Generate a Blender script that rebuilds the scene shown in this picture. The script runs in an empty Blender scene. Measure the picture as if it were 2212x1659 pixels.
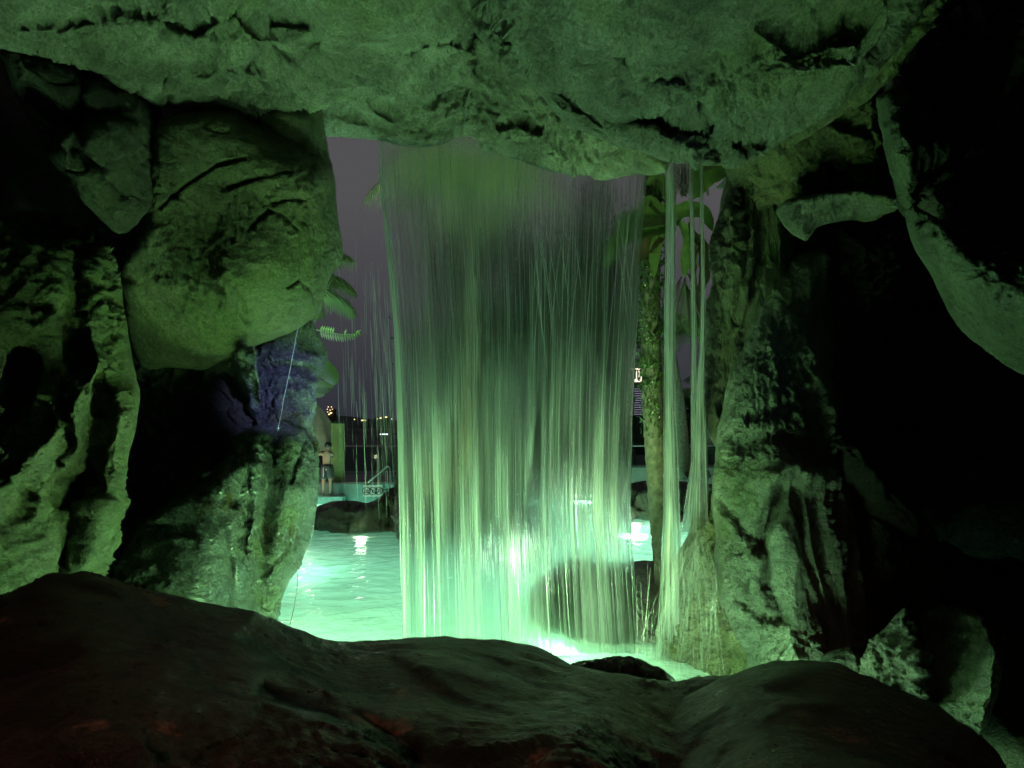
import bpy, math, random
import numpy as np
from mathutils import Vector
C = bpy.context.scene.collection
random.seed(7)
RNG = np.random.default_rng(7)

# ------------------------------------------------------------------ camera, sky, exposure
F = 1522.0                     # focal length in units of a 2212 px wide frame
CAMZ, HORIZ = 2.3, 920.0       # eye height above the pool water (z = 0), horizon row
cam_d = bpy.data.cameras.new('camera')
cam_d.sensor_width = 36.0
cam_d.lens = 36.0 * F / 2212.0
cam_d.shift_y = (HORIZ - 829.5) / 2212.0
cam_d.clip_start, cam_d.clip_end = 0.05, 9000
cam = bpy.data.objects.new('camera', cam_d); C.objects.link(cam)
cam.location = (0, 0, CAMZ); cam.rotation_euler = (math.radians(90), 0, 0)
scn = bpy.context.scene
scn.camera = cam
scn.render.engine = 'CYCLES'
scn.cycles.use_denoising = True
scn.cycles.max_bounces = 8
scn.cycles.transparent_max_bounces = 40
scn.cycles.transmission_bounces = 8
scn.cycles.caustics_reflective = False
scn.cycles.caustics_refractive = False
scn.cycles.sample_clamp_indirect = 4.0
scn.view_settings.view_transform = 'Standard'
scn.view_settings.look = 'None'
scn.view_settings.exposure = 0
scn.view_settings.gamma = 1
scn.view_settings.use_curve_mapping = False

# night sky: cloud deck lit by the city, paler overhead, darker towards the hills
w = bpy.data.worlds.new('World'); scn.world = w; w.use_nodes = True
nt = w.node_tree; nt.nodes.clear()
tc = nt.nodes.new('ShaderNodeTexCoord'); sp = nt.nodes.new('ShaderNodeSeparateXYZ')
nz = nt.nodes.new('ShaderNodeTexNoise'); nz.inputs['Scale'].default_value = 2.2; nz.inputs['Detail'].default_value = 4
ma = nt.nodes.new('ShaderNodeMath'); ma.operation = 'MULTIPLY_ADD'; ma.inputs[1].default_value = 0.10
rp = nt.nodes.new('ShaderNodeValToRGB'); e = rp.color_ramp.elements
e[0].position = 0.05; e[0].color = (0.032, 0.034, 0.046, 1)
e[1].position = 0.36; e[1].color = (0.092, 0.0895, 0.095, 1)
m_ = rp.color_ramp.elements.new(0.20); m_.color = (0.058, 0.057, 0.067, 1)
bg = nt.nodes.new('ShaderNodeBackground'); wo = nt.nodes.new('ShaderNodeOutputWorld')
nt.links.new(tc.outputs['Generated'], sp.inputs[0]); nt.links.new(tc.outputs['Generated'], nz.inputs['Vector'])
nt.links.new(nz.outputs[0], ma.inputs[0]); nt.links.new(sp.outputs['Z'], ma.inputs[2])
nt.links.new(ma.outputs[0], rp.inputs[0]); nt.links.new(rp.outputs[0], bg.inputs[0])
bg.inputs[1].default_value = 0.9
nt.links.new(bg.outputs[0], wo.inputs[0])

GREEN = (0.39, 1.0, 0.35)

# ------------------------------------------------------------------ helpers
def P(px, py, d):
    return np.array([(px - 1106.0) / F * d, d, CAMZ - (py - HORIZ) / F * d])

def tag(o, label=None, cat=None, group=None, kind=None):
    if label: o['label'] = label
    if cat: o['category'] = cat
    if group: o['group'] = group
    if kind: o['kind'] = kind
    return o

def mesh_np(name, V, faces, mat, parent=None, smooth=True, attrs=None):
    """V (n,3) world coordinates, faces (m,3|4) int array; linked as one object with its origin at its base"""
    V = np.asarray(V, dtype=np.float64)
    if parent is not None: org = np.array(parent['_o'])
    else: org = np.array([(V[:, 0].min() + V[:, 0].max()) / 2, (V[:, 1].min() + V[:, 1].max()) / 2, V[:, 2].min()])
    me = bpy.data.meshes.new(name)
    if isinstance(faces, list):
        lens = np.array([len(f) for f in faces], dtype=np.int32)
        flat = np.array([i for f in faces for i in f], dtype=np.int32)
    else:
        faces = np.asarray(faces, dtype=np.int32)
        lens = np.full(len(faces), faces.shape[1], dtype=np.int32); flat = faces.ravel()
    me.vertices.add(len(V)); me.vertices.foreach_set('co', (V - org).astype(np.float32).ravel())
    me.loops.add(len(flat)); me.loops.foreach_set('vertex_index', flat)
    me.polygons.add(len(lens))
    me.polygons.foreach_set('loop_start', np.concatenate(([0], np.cumsum(lens)[:-1])).astype(np.int32))
    me.polygons.foreach_set('loop_total', lens)
    me.polygons.foreach_set('use_smooth', np.full(len(lens), smooth))
    if attrs:
        for k, a in attrs.items():
            at = me.attributes.new(k, 'FLOAT', 'POINT'); at.data.foreach_set('value', np.asarray(a, dtype=np.float32))
    me.update(calc_edges=True); me.validate()
    if mat: me.materials.append(mat)
    o = bpy.data.objects.new(name, me); C.objects.link(o)
    if parent is not None: o.parent = parent
    else: o.location = org
    return o

def thing(name, loc, label, cat, group=None):
    o = bpy.data.objects.new(name, None); C.objects.link(o)
    o.location = loc; o.empty_display_size = 0.2; o['_o'] = [float(v) for v in loc]
    return tag(o, label, cat, group)

def done(o):
    if '_o' in o: del o['_o']

class MB:
    """collects simple solids into one mesh"""
    def __init__(s): s.v, s.f = [], []
    def add(s, vs, fs):
        b = len(s.v); s.v += [tuple(map(float, v)) for v in vs]; s.f += [tuple(b + i for i in f) for f in fs]
    def box(s, c, size, rz=0.0):
        hx, hy, hz = size[0] / 2, size[1] / 2, size[2] / 2; cs, sn = math.cos(rz), math.sin(rz)
        vs = []
        for z in (-hz, hz):
            for x, y in ((-hx, -hy), (hx, -hy), (hx, hy), (-hx, hy)):
                vs.append((c[0] + x * cs - y * sn, c[1] + x * sn + y * cs, c[2] + z))
        s.add(vs, [(3, 2, 1, 0), (4, 5, 6, 7), (0, 1, 5, 4), (1, 2, 6, 5), (2, 3, 7, 6), (3, 0, 4, 7)])
    def tube(s, pts, r, n=8, cap=True):
        pts = [np.array(p, float) for p in pts]
        rs = r if hasattr(r, '__len__') else [r] * len(pts)
        vs, fs = [], []
        for i, p in enumerate(pts):
            t = pts[min(i + 1, len(pts) - 1)] - pts[max(i - 1, 0)]; t /= (np.linalg.norm(t) + 1e-9)
            a = np.cross(t, (0.12, 0.99, 0.07)); a /= (np.linalg.norm(a) + 1e-9); b = np.cross(t, a)
            for k in range(n):
                q = 2 * math.pi * k / n
                vs.append(p + rs[i] * (a * math.cos(q) + b * math.sin(q)))
        for i in range(len(pts) - 1):
            for k in range(n):
                fs.append((i * n + k, i * n + (k + 1) % n, (i + 1) * n + (k + 1) % n, (i + 1) * n + k))
        if cap: fs += [tuple(range(n))[::-1], tuple((len(pts) - 1) * n + k for k in range(n))]
        s.add(vs, fs)
    def disc(s, c, r, h, n=20):
        s.tube([(c[0], c[1], c[2]), (c[0], c[1], c[2] + h)], r, n)
    def build(s, name, mat, parent=None, smooth=False):
        return mesh_np(name, np.array(s.v), s.f, mat, parent, smooth)

# ---- noise
_G = RNG.normal(size=(256, 3)); _G /= np.linalg.norm(_G, axis=1)[:, None]
def _h(i, j, k, seed):
    h = (i.astype(np.uint32) * np.uint32(374761393) + j.astype(np.uint32) * np.uint32(668265263)
         + k.astype(np.uint32) * np.uint32(2147483647) + np.uint32(seed * 974711 + 17))
    h = (h ^ (h >> np.uint32(13))) * np.uint32(1274126177)
    return h ^ (h >> np.uint32(16))
def pn(p, seed=0):
    fi = np.floor(p); fr = p - fi; ii = fi.astype(np.int64)
    u = fr * fr * fr * (fr * (fr * 6 - 15) + 10); out = np.zeros(len(p))
    for a in (0, 1):
        for b in (0, 1):
            for c in (0, 1):
                g = _G[_h(ii[:, 0] + a, ii[:, 1] + b, ii[:, 2] + c, seed) & np.uint32(255)]
                dd = ((fr - (a, b, c)) * g).sum(1)
                wgt = (u[:, 0] if a else 1 - u[:, 0]) * (u[:, 1] if b else 1 - u[:, 1]) * (u[:, 2] if c else 1 - u[:, 2])
                out += wgt * dd
    return out * 1.5
def fbm(p, o=4, seed=0, gain=0.5):
    r = np.zeros(len(p)); a = 1.0
    for i in range(o):
        r += a * pn(p * 2 ** i, seed + i); a *= gain
    return r
def ridged(p, o=4, seed=0):
    r = np.zeros(len(p)); a = 1.0
    for i in range(o):
        r += a * (1 - 2 * np.abs(pn(p * 2.1 ** i, seed + i))); a *= 0.5
    return r * 0.5
def facets(p, seed=0, soft=0.12):
    """chipped planes: every cell has its own tilt and level"""
    ii = np.floor(p).astype(np.int64); n = len(p)
    d1 = np.full(n, 9.0); d2 = np.full(n, 9.0); h1 = np.zeros(n); h2 = np.zeros(n)
    for a in (-1, 0, 1):
        for b in (-1, 0, 1):
            for c in (-1, 0, 1):
                q = ii + (a, b, c); hh = _h(q[:, 0], q[:, 1], q[:, 2], seed)
                off = np.stack([(hh & np.uint32(1023)) / 1023.0, ((hh >> np.uint32(10)) & np.uint32(1023)) / 1023.0, ((hh >> np.uint32(20)) & np.uint32(1023)) / 1023.0], 1)
                v = p - (q + off); dd = (v * v).sum(1)
                val = (v * _G[(hh >> np.uint32(7)) & np.uint32(255)]).sum(1) + ((hh >> np.uint32(3)) & np.uint32(255)) / 255.0 * 0.7 - 0.35
                m1 = dd < d1; m2 = (~m1) & (dd < d2)
                d2 = np.where(m1, d1, np.where(m2, dd, d2)); h2 = np.where(m1, h1, np.where(m2, val, h2))
                d1 = np.where(m1, dd, d1); h1 = np.where(m1, val, h1)
    t = np.clip((np.sqrt(d2) - np.sqrt(d1)) / soft, 0, 1) * 0.5 + 0.5
    return h1 * t + h2 * (1 - t)

def tps(ctrl):
    c = np.array(ctrl, float); xy = c[:, :2] / 100.0; z = c[:, 2]; n = len(c)
    if n < 3: return lambda q: np.full(len(q), z.mean())
    def U(r2): return r2 * np.log(r2 + 1e-9)
    K = U(((xy[:, None] - xy[None]) ** 2).sum(2)) + np.eye(n) * 0.05
    Pm = np.hstack([np.ones((n, 1)), xy]); A = np.zeros((n + 3, n + 3))
    A[:n, :n] = K; A[:n, n:] = Pm; A[n:, :n] = Pm.T
    s = np.linalg.lstsq(A, np.concatenate([z, np.zeros(3)]), rcond=None)[0]
    def f(q):
        q = q / 100.0
        return U(((q[:, None] - xy[None]) ** 2).sum(2)) @ s[:n] + s[n] + q @ s[n + 1:]
    return f

def seg_dist(q, poly, closed):
    a = np.array(poly, float); b = np.roll(a, -1, 0) if closed else a[1:]; a = a if closed else a[:-1]
    best = np.full(len(q), 1e18); near = np.zeros((len(q), 2))
    for s, t in zip(a, b):
        ab = t - s; L = (ab * ab).sum() + 1e-9
        k = np.clip(((q - s) @ ab) / L, 0, 1); pt = s + k[:, None] * ab; dd = ((q - pt) ** 2).sum(1)
        m = dd < best; best[m] = dd[m]; near[m] = pt[m]
    return np.sqrt(best), near
def inside(q, poly):
    a = np.array(poly, float); b = np.roll(a, -1, 0); r = np.zeros(len(q), bool)
    for s, t in zip(a, b):
        c = (s[1] > q[:, 1]) != (t[1] > q[:, 1])
        if s[1] != t[1]: r ^= c & (q[:, 0] < (t[0] - s[0]) * (q[:, 1] - s[1]) / (t[1] - s[1]) + s[0])
    return r
def soften(poly, amp, seed, step=14.0):
    a = np.array(poly, float)
    for _ in range(1):                                    # one corner-cutting round keeps the corners angular
        b = np.roll(a, -1, 0); a = np.stack([a * 0.85 + b * 0.15, a * 0.15 + b * 0.85], 1).reshape(-1, 2)
    out = []
    for s, t in zip(a, np.roll(a, -1, 0)):
        n = max(1, int(np.linalg.norm(t - s) / step))
        out += [s + (t - s) * k / n for k in range(n)]
    out = np.array(out); p3 = np.hstack([out / 60.0, np.full((len(out), 1), seed * 3.7)])
    j = np.stack([fbm(p3, 3, seed), fbm(p3 + 31.3, 3, seed + 50)], 1)
    return out + j * amp

def view_to_world(q, d):
    return np.stack([(q[:, 0] - 1106) / F * d, d, CAMZ - (q[:, 1] - HORIZ) / F * d], 1)

ROCKS = {}
def rock(name, label, cat, outline, ctrl, mat, rim=60, edge=0.35, thick=0.8, step=3.2, creases=(), seed=1,
         lump=0.10, facet=0.07, fine=1.0, jit=5.0, chips=1.0, cracks=1.0, stretch=(1, 1, 1), group=None, kind=None, parent=None):
    """a solid boulder: its outline taken from image pixels as the camera sees it, its own distances, a rounded rim and a bulging back"""
    poly = soften(outline, jit, seed)
    lo, hi = poly.min(0), poly.max(0)
    nx, ny = int((hi[0] - lo[0]) / step) + 2, int((hi[1] - lo[1]) / step) + 2
    gx, gy = np.meshgrid(lo[0] - step * 0.5 + np.arange(nx) * step, lo[1] - step * 0.5 + np.arange(ny) * step)
    q = np.stack([gx.ravel(), gy.ravel()], 1)
    ins = inside(q, poly); dist, near = seg_dist(q, poly, True)
    idx = np.arange(nx * ny).reshape(ny, nx)
    cells = np.stack([idx[:-1, :-1], idx[1:, :-1], idx[1:, 1:], idx[:-1, 1:]], -1).reshape(-1, 4)
    cells = cells[ins[cells].any(1)]
    used = np.zeros(nx * ny, bool); used[cells.ravel()] = True
    rimv = used & ~ins
    q[rimv] = near[rimv]; dist[rimv] = 0
    D = tps(ctrl)(q)
    for line, wd, amp in creases:
        dl, _ = seg_dist(q, line, False); D = D + amp * np.exp(-(dl / wd) ** 2)
    t = np.clip(dist / rim, 0, 1); fr = D + edge * (1 - np.sqrt(np.clip(1 - (1 - t) ** 2, 0, 1)))
    tb = np.clip(dist / (rim * 1.6), 0, 1); bk = D + edge + thick * np.sqrt(np.clip(1 - (1 - tb) ** 2, 0, 1))
    Vf = view_to_world(q, fr)
    # normals of the smooth form, then relief along them
    nrm = np.zeros_like(Vf)
    a, b, c, d_ = (Vf[cells[:, k]] for k in range(4))
    fn = np.cross(c - a, d_ - b)
    for k in range(4): np.add.at(nrm, cells[:, k], fn)
    nrm /= (np.linalg.norm(nrm, axis=1)[:, None] + 1e-12)
    flip = (nrm * (Vf - (0, 0, CAMZ))).sum(1) > 0
    nrm[flip] *= -1
    u = used & ins; pts = Vf[u] * np.array(stretch); s_ = seed * 11
    wv = pts + 0.25 * np.stack([pn(pts * 1.3, s_ + 90), pn(pts * 1.3 + 9, s_ + 91), pn(pts * 1.3 + 19, s_ + 92)], 1)
    h = lump * fbm(pts * 0.8, 3, s_) + facet * facets(wv * 1.7, s_ + 5, 0.08) + facet * 0.5 * facets(wv * 5.0, s_ + 6, 0.12)
    md = np.clip(0.55 + 1.5 * pn(pts * 0.9, s_ + 33), 0.12, 1.4)
    sst = lambda a, e0, e1: (lambda t: t * t * (3 - 2 * t))(np.clip((a - e0) / (e1 - e0), 0, 1))
    crack = np.exp(-(pn(wv * 1.3, s_ + 40) / 0.022) ** 2) * sst(pn(pts * 1.1, s_ + 41), 0.0, 0.25) + 0.6 * np.exp(-(pn(wv * 3.1, s_ + 42) / 0.05) ** 2) * sst(pn(pts * 1.7, s_ + 43), 0.05, 0.3)
    chip = sst(fbm(wv * 7.0, 3, s_ + 44), 0.02, 0.16) + 0.6 * sst(fbm(wv * 15.0, 2, s_ + 45), 0.02, 0.2)
    h += fine * md * (0.028 * ridged(wv * 3.2, 4, s_ + 7) + 0.030 * facets(wv * 12.0, s_ + 8, 0.2) + 0.014 * fbm(pts * 24, 3, s_ + 9) - 0.020 * chips * chip) - 0.045 * cracks * crack
    fade = np.clip(dist[u] / (rim * 0.25), 0.15, 1)
    Vf[u] += nrm[u] * (h * fade)[:, None]
    Vb = view_to_world(q, bk)
    # compact: front verts of every used point, back verts of the inner ones only (rim shared)
    fmap = np.full(nx * ny, -1); fmap[used] = np.arange(used.sum())
    bmap = fmap.copy(); inn = used & ins; bmap[inn] = used.sum() + np.arange(inn.sum())
    V = np.vstack([Vf[used], Vb[inn]])
    Fc = np.vstack([fmap[cells], bmap[cells][:, ::-1]])
    deg = (np.sort(Fc, 1)[:, 1:] == np.sort(Fc, 1)[:, :-1]).sum(1) > 0
    same = np.all(np.sort(fmap[cells], 1) == np.sort(bmap[cells], 1), 1); bad = np.concatenate([same, same])
    Fc = Fc[~(deg | bad)]
    o = mesh_np(name, V, Fc, mat, parent)
    if parent is None: tag(o, label, cat, group, kind)
    return o

# ------------------------------------------------------------------ materials
def newmat(name):
    m = bpy.data.materials.new(name); m.use_nodes = True; m.node_tree.nodes.clear(); return m, m.node_tree
def N(nt, typ, **kw):
    n = nt.nodes.new('ShaderNode' + typ)
    for k, v in kw.items():
        if k in n.inputs: n.inputs[k].default_value = v
        else: setattr(n, k, v)
    return n
def ramp(nt, src, stops):
    r = nt.nodes.new('ShaderNodeValToRGB'); el = r.color_ramp.elements
    while len(el) < len(stops): el.new(0.5)
    for k, (p, c) in enumerate(stops):
        el[k].position = p; el[k].color = (*c, 1) if len(c) == 3 else c
    nt.links.new(src, r.inputs[0]); return r.outputs[0]
def mixc(nt, fac, a, b, mode='MIX'):
    m = nt.nodes.new('ShaderNodeMix'); m.data_type = 'RGBA'; m.blend_type = mode
    for s, v in ((0, fac), (6, a), (7, b)):
        if hasattr(v, 'links') or hasattr(v, 'is_linked'): nt.links.new(v, m.inputs[s])
        elif isinstance(v, (int, float)): m.inputs[s].default_value = v
        else: m.inputs[s].default_value = (*v, 1)
    return m.outputs[2]
def g3(v): return (v, v, v)

def rock_mat(name, dark, light, moss, moss_amt=0.5, rough=(0.28, 0.62), bump=0.6, stretch=(1, 1, 1), spec=0.5, stain=None, stain_scale=1.2, stain_lo=0.58):
    m, nt = newmat(name); L = nt.links.new
    tc = N(nt, 'TexCoord'); mp = N(nt, 'Mapping'); mp.inputs['Scale'].default_value = stretch; L(tc.outputs['Object'], mp.inputs[0]); v = mp.outputs[0]
    n1 = N(nt, 'TexNoise', Scale=1.6, Detail=8.0, Roughness=0.62); L(v, n1.inputs['Vector'])
    n2 = N(nt, 'TexNoise', Scale=0.9, Detail=5.0, Roughness=0.6); L(v, n2.inputs['Vector'])
    n3 = N(nt, 'TexNoise', Scale=48.0, Detail=5.0, Roughness=0.7); L(v, n3.inputs['Vector'])
    n4 = N(nt, 'TexNoise', Scale=11.0, Detail=9.0, Roughness=0.72, Distortion=0.1); L(v, n4.inputs['Vector'])
    vo = N(nt, 'TexVoronoi', Scale=16.0); vo.feature = 'SMOOTH_F1'; L(v, vo.inputs['Vector'])
    col = ramp(nt, n1.outputs[0], [(0.32, dark), (0.68, light)])
    ms = ramp(nt, n2.outputs[0], [(0.62 - 0.25 * moss_amt, g3(0)), (0.72 - 0.1 * moss_amt, g3(1))])
    col = mixc(nt, ms, col, moss)
    if stain:
        n5 = N(nt, 'TexNoise', Scale=stain_scale, Detail=6.0, Roughness=0.65); L(v, n5.inputs['Vector'])
        st = ramp(nt, n5.outputs[0], [(stain_lo, g3(0)), (stain_lo + 0.06, g3(1))]); col = mixc(nt, st, col, stain)
    sp_ = ramp(nt, n3.outputs[0], [(0.34, g3(0.48)), (0.64, g3(1.22))])
    col = mixc(nt, 0.9, col, sp_, 'MULTIPLY')
    n6 = N(nt, 'TexNoise', Scale=5.0, Detail=9.0, Roughness=0.75, Distortion=0.2); L(v, n6.inputs['Vector'])
    col = mixc(nt, 0.8, col, ramp(nt, n6.outputs[0], [(0.34, g3(0.45)), (0.62, g3(1.15))]), 'MULTIPLY')
    ad = N(nt, 'Math', operation='MULTIPLY_ADD'); L(n3.outputs[0], ad.inputs[0]); ad.inputs[1].default_value = 0.22; L(n4.outputs[0], ad.inputs[2])
    ad2 = N(nt, 'Math', operation='MULTIPLY_ADD'); L(vo.outputs['Distance'], ad2.inputs[0]); ad2.inputs[1].default_value = 0.25; L(ad.outputs[0], ad2.inputs[2])
    bp = N(nt, 'Bump', Strength=min(1.0, bump * 1.35), Distance=0.15); L(ad2.outputs[0], bp.inputs['Height'])
    mr = N(nt, 'MapRange'); L(n4.outputs[0], mr.inputs[0]); mr.inputs[1].default_value = 0.3; mr.inputs[2].default_value = 0.7
    mr.inputs[3].default_value = rough[0]; mr.inputs[4].default_value = rough[1]
    b = N(nt, 'BsdfPrincipled'); o = N(nt, 'OutputMaterial')
    L(col, b.inputs['Base Color']); L(mr.outputs[0], b.inputs['Roughness']); L(bp.outputs[0], b.inputs['Normal'])
    b.inputs['Specular IOR Level'].default_value = spec
    L(b.outputs[0], o.inputs[0]); return m

def plain(name, col, rough=0.5, metal=0.0, var=0.15, scale=8.0, bump=0.0, spec=0.5, trans=0.0):
    m, nt = newmat(name); L = nt.links.new
    tc = N(nt, 'TexCoord'); n = N(nt, 'TexNoise', Scale=scale, Detail=4.0); L(tc.outputs['Object'], n.inputs['Vector'])
    c = ramp(nt, n.outputs[0], [(0.3, tuple(x * (1 - var) for x in col)), (0.7, tuple(min(1, x * (1 + var)) for x in col))])
    b = N(nt, 'BsdfPrincipled', Roughness=rough, Metallic=metal); L(c, b.inputs['Base Color'])
    b.inputs['Specular IOR Level'].default_value = spec
    if bump:
        bp = N(nt, 'Bump', Strength=bump, Distance=0.02); L(n.outputs[0], bp.inputs['Height']); L(bp.outputs[0], b.inputs['Normal'])
    o = N(nt, 'OutputMaterial')
    if trans:
        t = N(nt, 'BsdfTranslucent'); L(c, t.inputs[0]); mx = N(nt, 'MixShader'); mx.inputs[0].default_value = trans
        L(b.outputs[0], mx.inputs[1]); L(t.outputs[0], mx.inputs[2]); L(mx.outputs[0], o.inputs[0])
    else: L(b.outputs[0], o.inputs[0])
    return m

def emit(name, col, s):
    m, nt = newmat(name); e_ = N(nt, 'Emission', Strength=s); e_.inputs[0].default_value = (*col, 1)
    o = N(nt, 'OutputMaterial'); nt.links.new(e_.outputs[0], o.inputs[0]); return m

M = {}
M['ceil'] = rock_mat('ceiling_rock', (0.095, 0.09, 0.065), (0.36, 0.35, 0.29), (0.20, 0.21, 0.11), 0.35, (0.30, 0.62), 0.55, spec=0.5)
M['rough'] = rock_mat('coarse_rock', (0.09, 0.09, 0.07), (0.32, 0.32, 0.27), (0.16, 0.18, 0.08), 0.4, (0.30, 0.60), 0.9, spec=0.5)
M['olive'] = rock_mat('olive_rock', (0.12, 0.115, 0.06), (0.25, 0.23, 0.13), (0.13, 0.15, 0.045), 0.7, (0.35, 0.65), 0.7, spec=0.45)
M['wet'] = rock_mat('wet_rock', (0.06, 0.065, 0.062), (0.17, 0.17, 0.15), (0.13, 0.15, 0.05), 0.55, (0.08, 0.30), 1.0, spec=1.0, stain=(0.075, 0.05, 0.012), stain_scale=2.0)
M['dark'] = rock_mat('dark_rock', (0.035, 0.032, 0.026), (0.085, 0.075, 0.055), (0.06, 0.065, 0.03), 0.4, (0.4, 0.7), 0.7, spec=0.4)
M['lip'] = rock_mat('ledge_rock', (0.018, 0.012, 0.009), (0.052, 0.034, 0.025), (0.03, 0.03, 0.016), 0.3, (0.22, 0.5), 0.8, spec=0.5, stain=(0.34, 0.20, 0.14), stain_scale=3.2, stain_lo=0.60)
M['trunkrock'] = rock_mat('ribbed_rock', (0.10, 0.10, 0.06), (0.24, 0.23, 0.16), (0.13, 0.16, 0.06), 0.6, (0.3, 0.6), 1.0, (3, 3, 0.6), spec=0.5)
M['far'] = rock_mat('pool_rock', (0.07, 0.07, 0.05), (0.20, 0.20, 0.15), (0.10, 0.13, 0.05), 0.5, (0.35, 0.65), 0.8)
M['mossy'] = rock_mat('mossy_rock', (0.05, 0.06, 0.04), (0.15, 0.16, 0.11), (0.09, 0.12, 0.05), 0.5, (0.35, 0.65), 0.9)
M['smooth'] = rock_mat('smooth_rock', (0.27, 0.28, 0.24), (0.46, 0.47, 0.41), (0.30, 0.34, 0.22), 0.4, (0.3, 0.55), 0.4)
M['cave'] = rock_mat('cave_rock', (0.05, 0.045, 0.035), (0.12, 0.11, 0.08), (0.06, 0.075, 0.03), 0.4, (0.45, 0.75), 0.8)

# falling water: clear film that smears what lies behind it, and white aerated water
def water_mats():
    m, nt = newmat('water_sheet'); L = nt.links.new
    tc = N(nt, 'TexCoord'); geo = N(nt, 'NewGeometry')
    mp = N(nt, 'Mapping'); mp.inputs['Scale'].default_value = (34, 34, 0.9); L(tc.outputs['Object'], mp.inputs[0])
    st = N(nt, 'TexNoise', Scale=1.0, Detail=6.0, Roughness=0.7); L(mp.outputs[0], st.inputs['Vector'])
    at = N(nt, 'Attribute'); at.attribute_name = 'aeration'
    mr = N(nt, 'MapRange'); L(st.outputs[0], mr.inputs[0]); mr.inputs[1].default_value = 0.30; mr.inputs[2].default_value = 0.72
    mr.inputs[3].default_value = 0.7; mr.inputs[4].default_value = 1.3
    mu = N(nt, 'Math', operation='MULTIPLY', use_clamp=True); L(at.outputs['Fac'], mu.inputs[0]); L(mr.outputs[0], mu.inputs[1])
    mp2 = N(nt, 'Mapping'); mp2.inputs['Scale'].default_value = (60, 60, 420); L(tc.outputs['Object'], mp2.inputs[0])
    jn = N(nt, 'TexNoise', Scale=1.0, Detail=1.0); L(mp2.outputs[0], jn.inputs['Vector'])
    sb = N(nt, 'Math', operation='SUBTRACT'); L(jn.outputs[0], sb.inputs[0]); sb.inputs[1].default_value = 0.5
    m1 = N(nt, 'Math', operation='MULTIPLY'); L(sb.outputs[0], m1.inputs[0]); m1.inputs[1].default_value = 3.0
    mp3 = N(nt, 'Mapping'); mp3.inputs['Scale'].default_value = (45, 45, 1.5); L(tc.outputs['Object'], mp3.inputs[0])
    jx = N(nt, 'TexNoise', Scale=1.0, Detail=2.0); L(mp3.outputs[0], jx.inputs['Vector'])
    sx = N(nt, 'Math', operation='SUBTRACT'); L(jx.outputs[0], sx.inputs[0]); sx.inputs[1].default_value = 0.5
    cx = N(nt, 'CombineXYZ'); L(m1.outputs[0], cx.inputs[2]); L(sx.outputs[0], cx.inputs[0])
    va = N(nt, 'VectorMath', operation='ADD'); L(geo.outputs['Normal'], va.inputs[0]); L(cx.outputs[0], va.inputs[1])
    vn = N(nt, 'VectorMath', operation='NORMALIZE'); L(va.outputs[0], vn.inputs[0])
    rf = N(nt, 'BsdfRefraction', IOR=1.10, Roughness=0.05); rf.inputs[0].default_value = (0.95, 0.97, 0.95, 1); L(vn.outputs[0], rf.inputs['Normal'])
    tr = N(nt, 'BsdfTransparent'); tr.inputs[0].default_value = (0.95, 0.97, 0.95, 1)
    b0 = N(nt, 'MixShader'); b0.inputs[0].default_value = 0.35; L(rf.outputs[0], b0.inputs[1]); L(tr.outputs[0], b0.inputs[2])
    df = N(nt, 'BsdfDiffuse'); df.inputs[0].default_value = (0.80, 0.82, 0.80, 1)
    tl = N(nt, 'BsdfTranslucent'); tl.inputs[0].default_value = (0.80, 0.82, 0.80, 1)
    sc = N(nt, 'MixShader'); sc.inputs[0].default_value = 0.5; L(df.outputs[0], sc.inputs[1]); L(tl.outputs[0], sc.inputs[2])
    b1 = N(nt, 'MixShader'); L(mu.outputs[0], b1.inputs[0]); L(b0.outputs[0], b1.inputs[1]); L(sc.outputs[0], b1.inputs[2])
    o = N(nt, 'OutputMaterial'); L(b1.outputs[0], o.inputs[0]); M['sheet'] = m

    m, nt = newmat('water_strand'); L = nt.links.new
    df = N(nt, 'BsdfDiffuse'); df.inputs[0].default_value = (0.85, 0.87, 0.85, 1)
    tl = N(nt, 'BsdfTranslucent'); tl.inputs[0].default_value = (0.85, 0.87, 0.85, 1)
    gl = N(nt, 'BsdfGlossy', Roughness=0.22); tr = N(nt, 'BsdfTransparent')
    a = N(nt, 'MixShader'); a.inputs[0].default_value = 0.5; L(df.outputs[0], a.inputs[1]); L(tl.outputs[0], a.inputs[2])
    b = N(nt, 'MixShader'); b.inputs[0].default_value = 0.22; L(a.outputs[0], b.inputs[1]); L(gl.outputs[0], b.inputs[2])
    c = N(nt, 'MixShader'); c.inputs[0].default_value = 0.62; L(b.outputs[0], c.inputs[1]); L(tr.outputs[0], c.inputs[2])
    o = N(nt, 'OutputMaterial'); L(c.outputs[0], o.inputs[0]); M['strand'] = m

    m, nt = newmat('pool_water'); L = nt.links.new
    tc = N(nt, 'TexCoord')
    n1 = N(nt, 'TexNoise', Scale=3.2, Detail=5.0, Roughness=0.55, Distortion=0.6); L(tc.outputs['Object'], n1.inputs['Vector'])
    bp = N(nt, 'Bump', Strength=0.9, Distance=0.05); L(n1.outputs[0], bp.inputs['Height'])
    rf = N(nt, 'BsdfRefraction', IOR=1.33, Roughness=0.02); rf.inputs[0].default_value = (0.84, 0.97, 0.93, 1); L(bp.outputs[0], rf.inputs['Normal'])
    tr = N(nt, 'BsdfTransparent'); tr.inputs[0].default_value = (0.84, 0.97, 0.93, 1)
    b0 = N(nt, 'MixShader'); b0.inputs[0].default_value = 0.3; L(rf.outputs[0], b0.inputs[1]); L(tr.outputs[0], b0.inputs[2])
    df = N(nt, 'BsdfDiffuse'); df.inputs[0].default_value = (0.68, 0.84, 0.75, 1); L(bp.outputs[0], df.inputs['Normal'])
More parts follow.
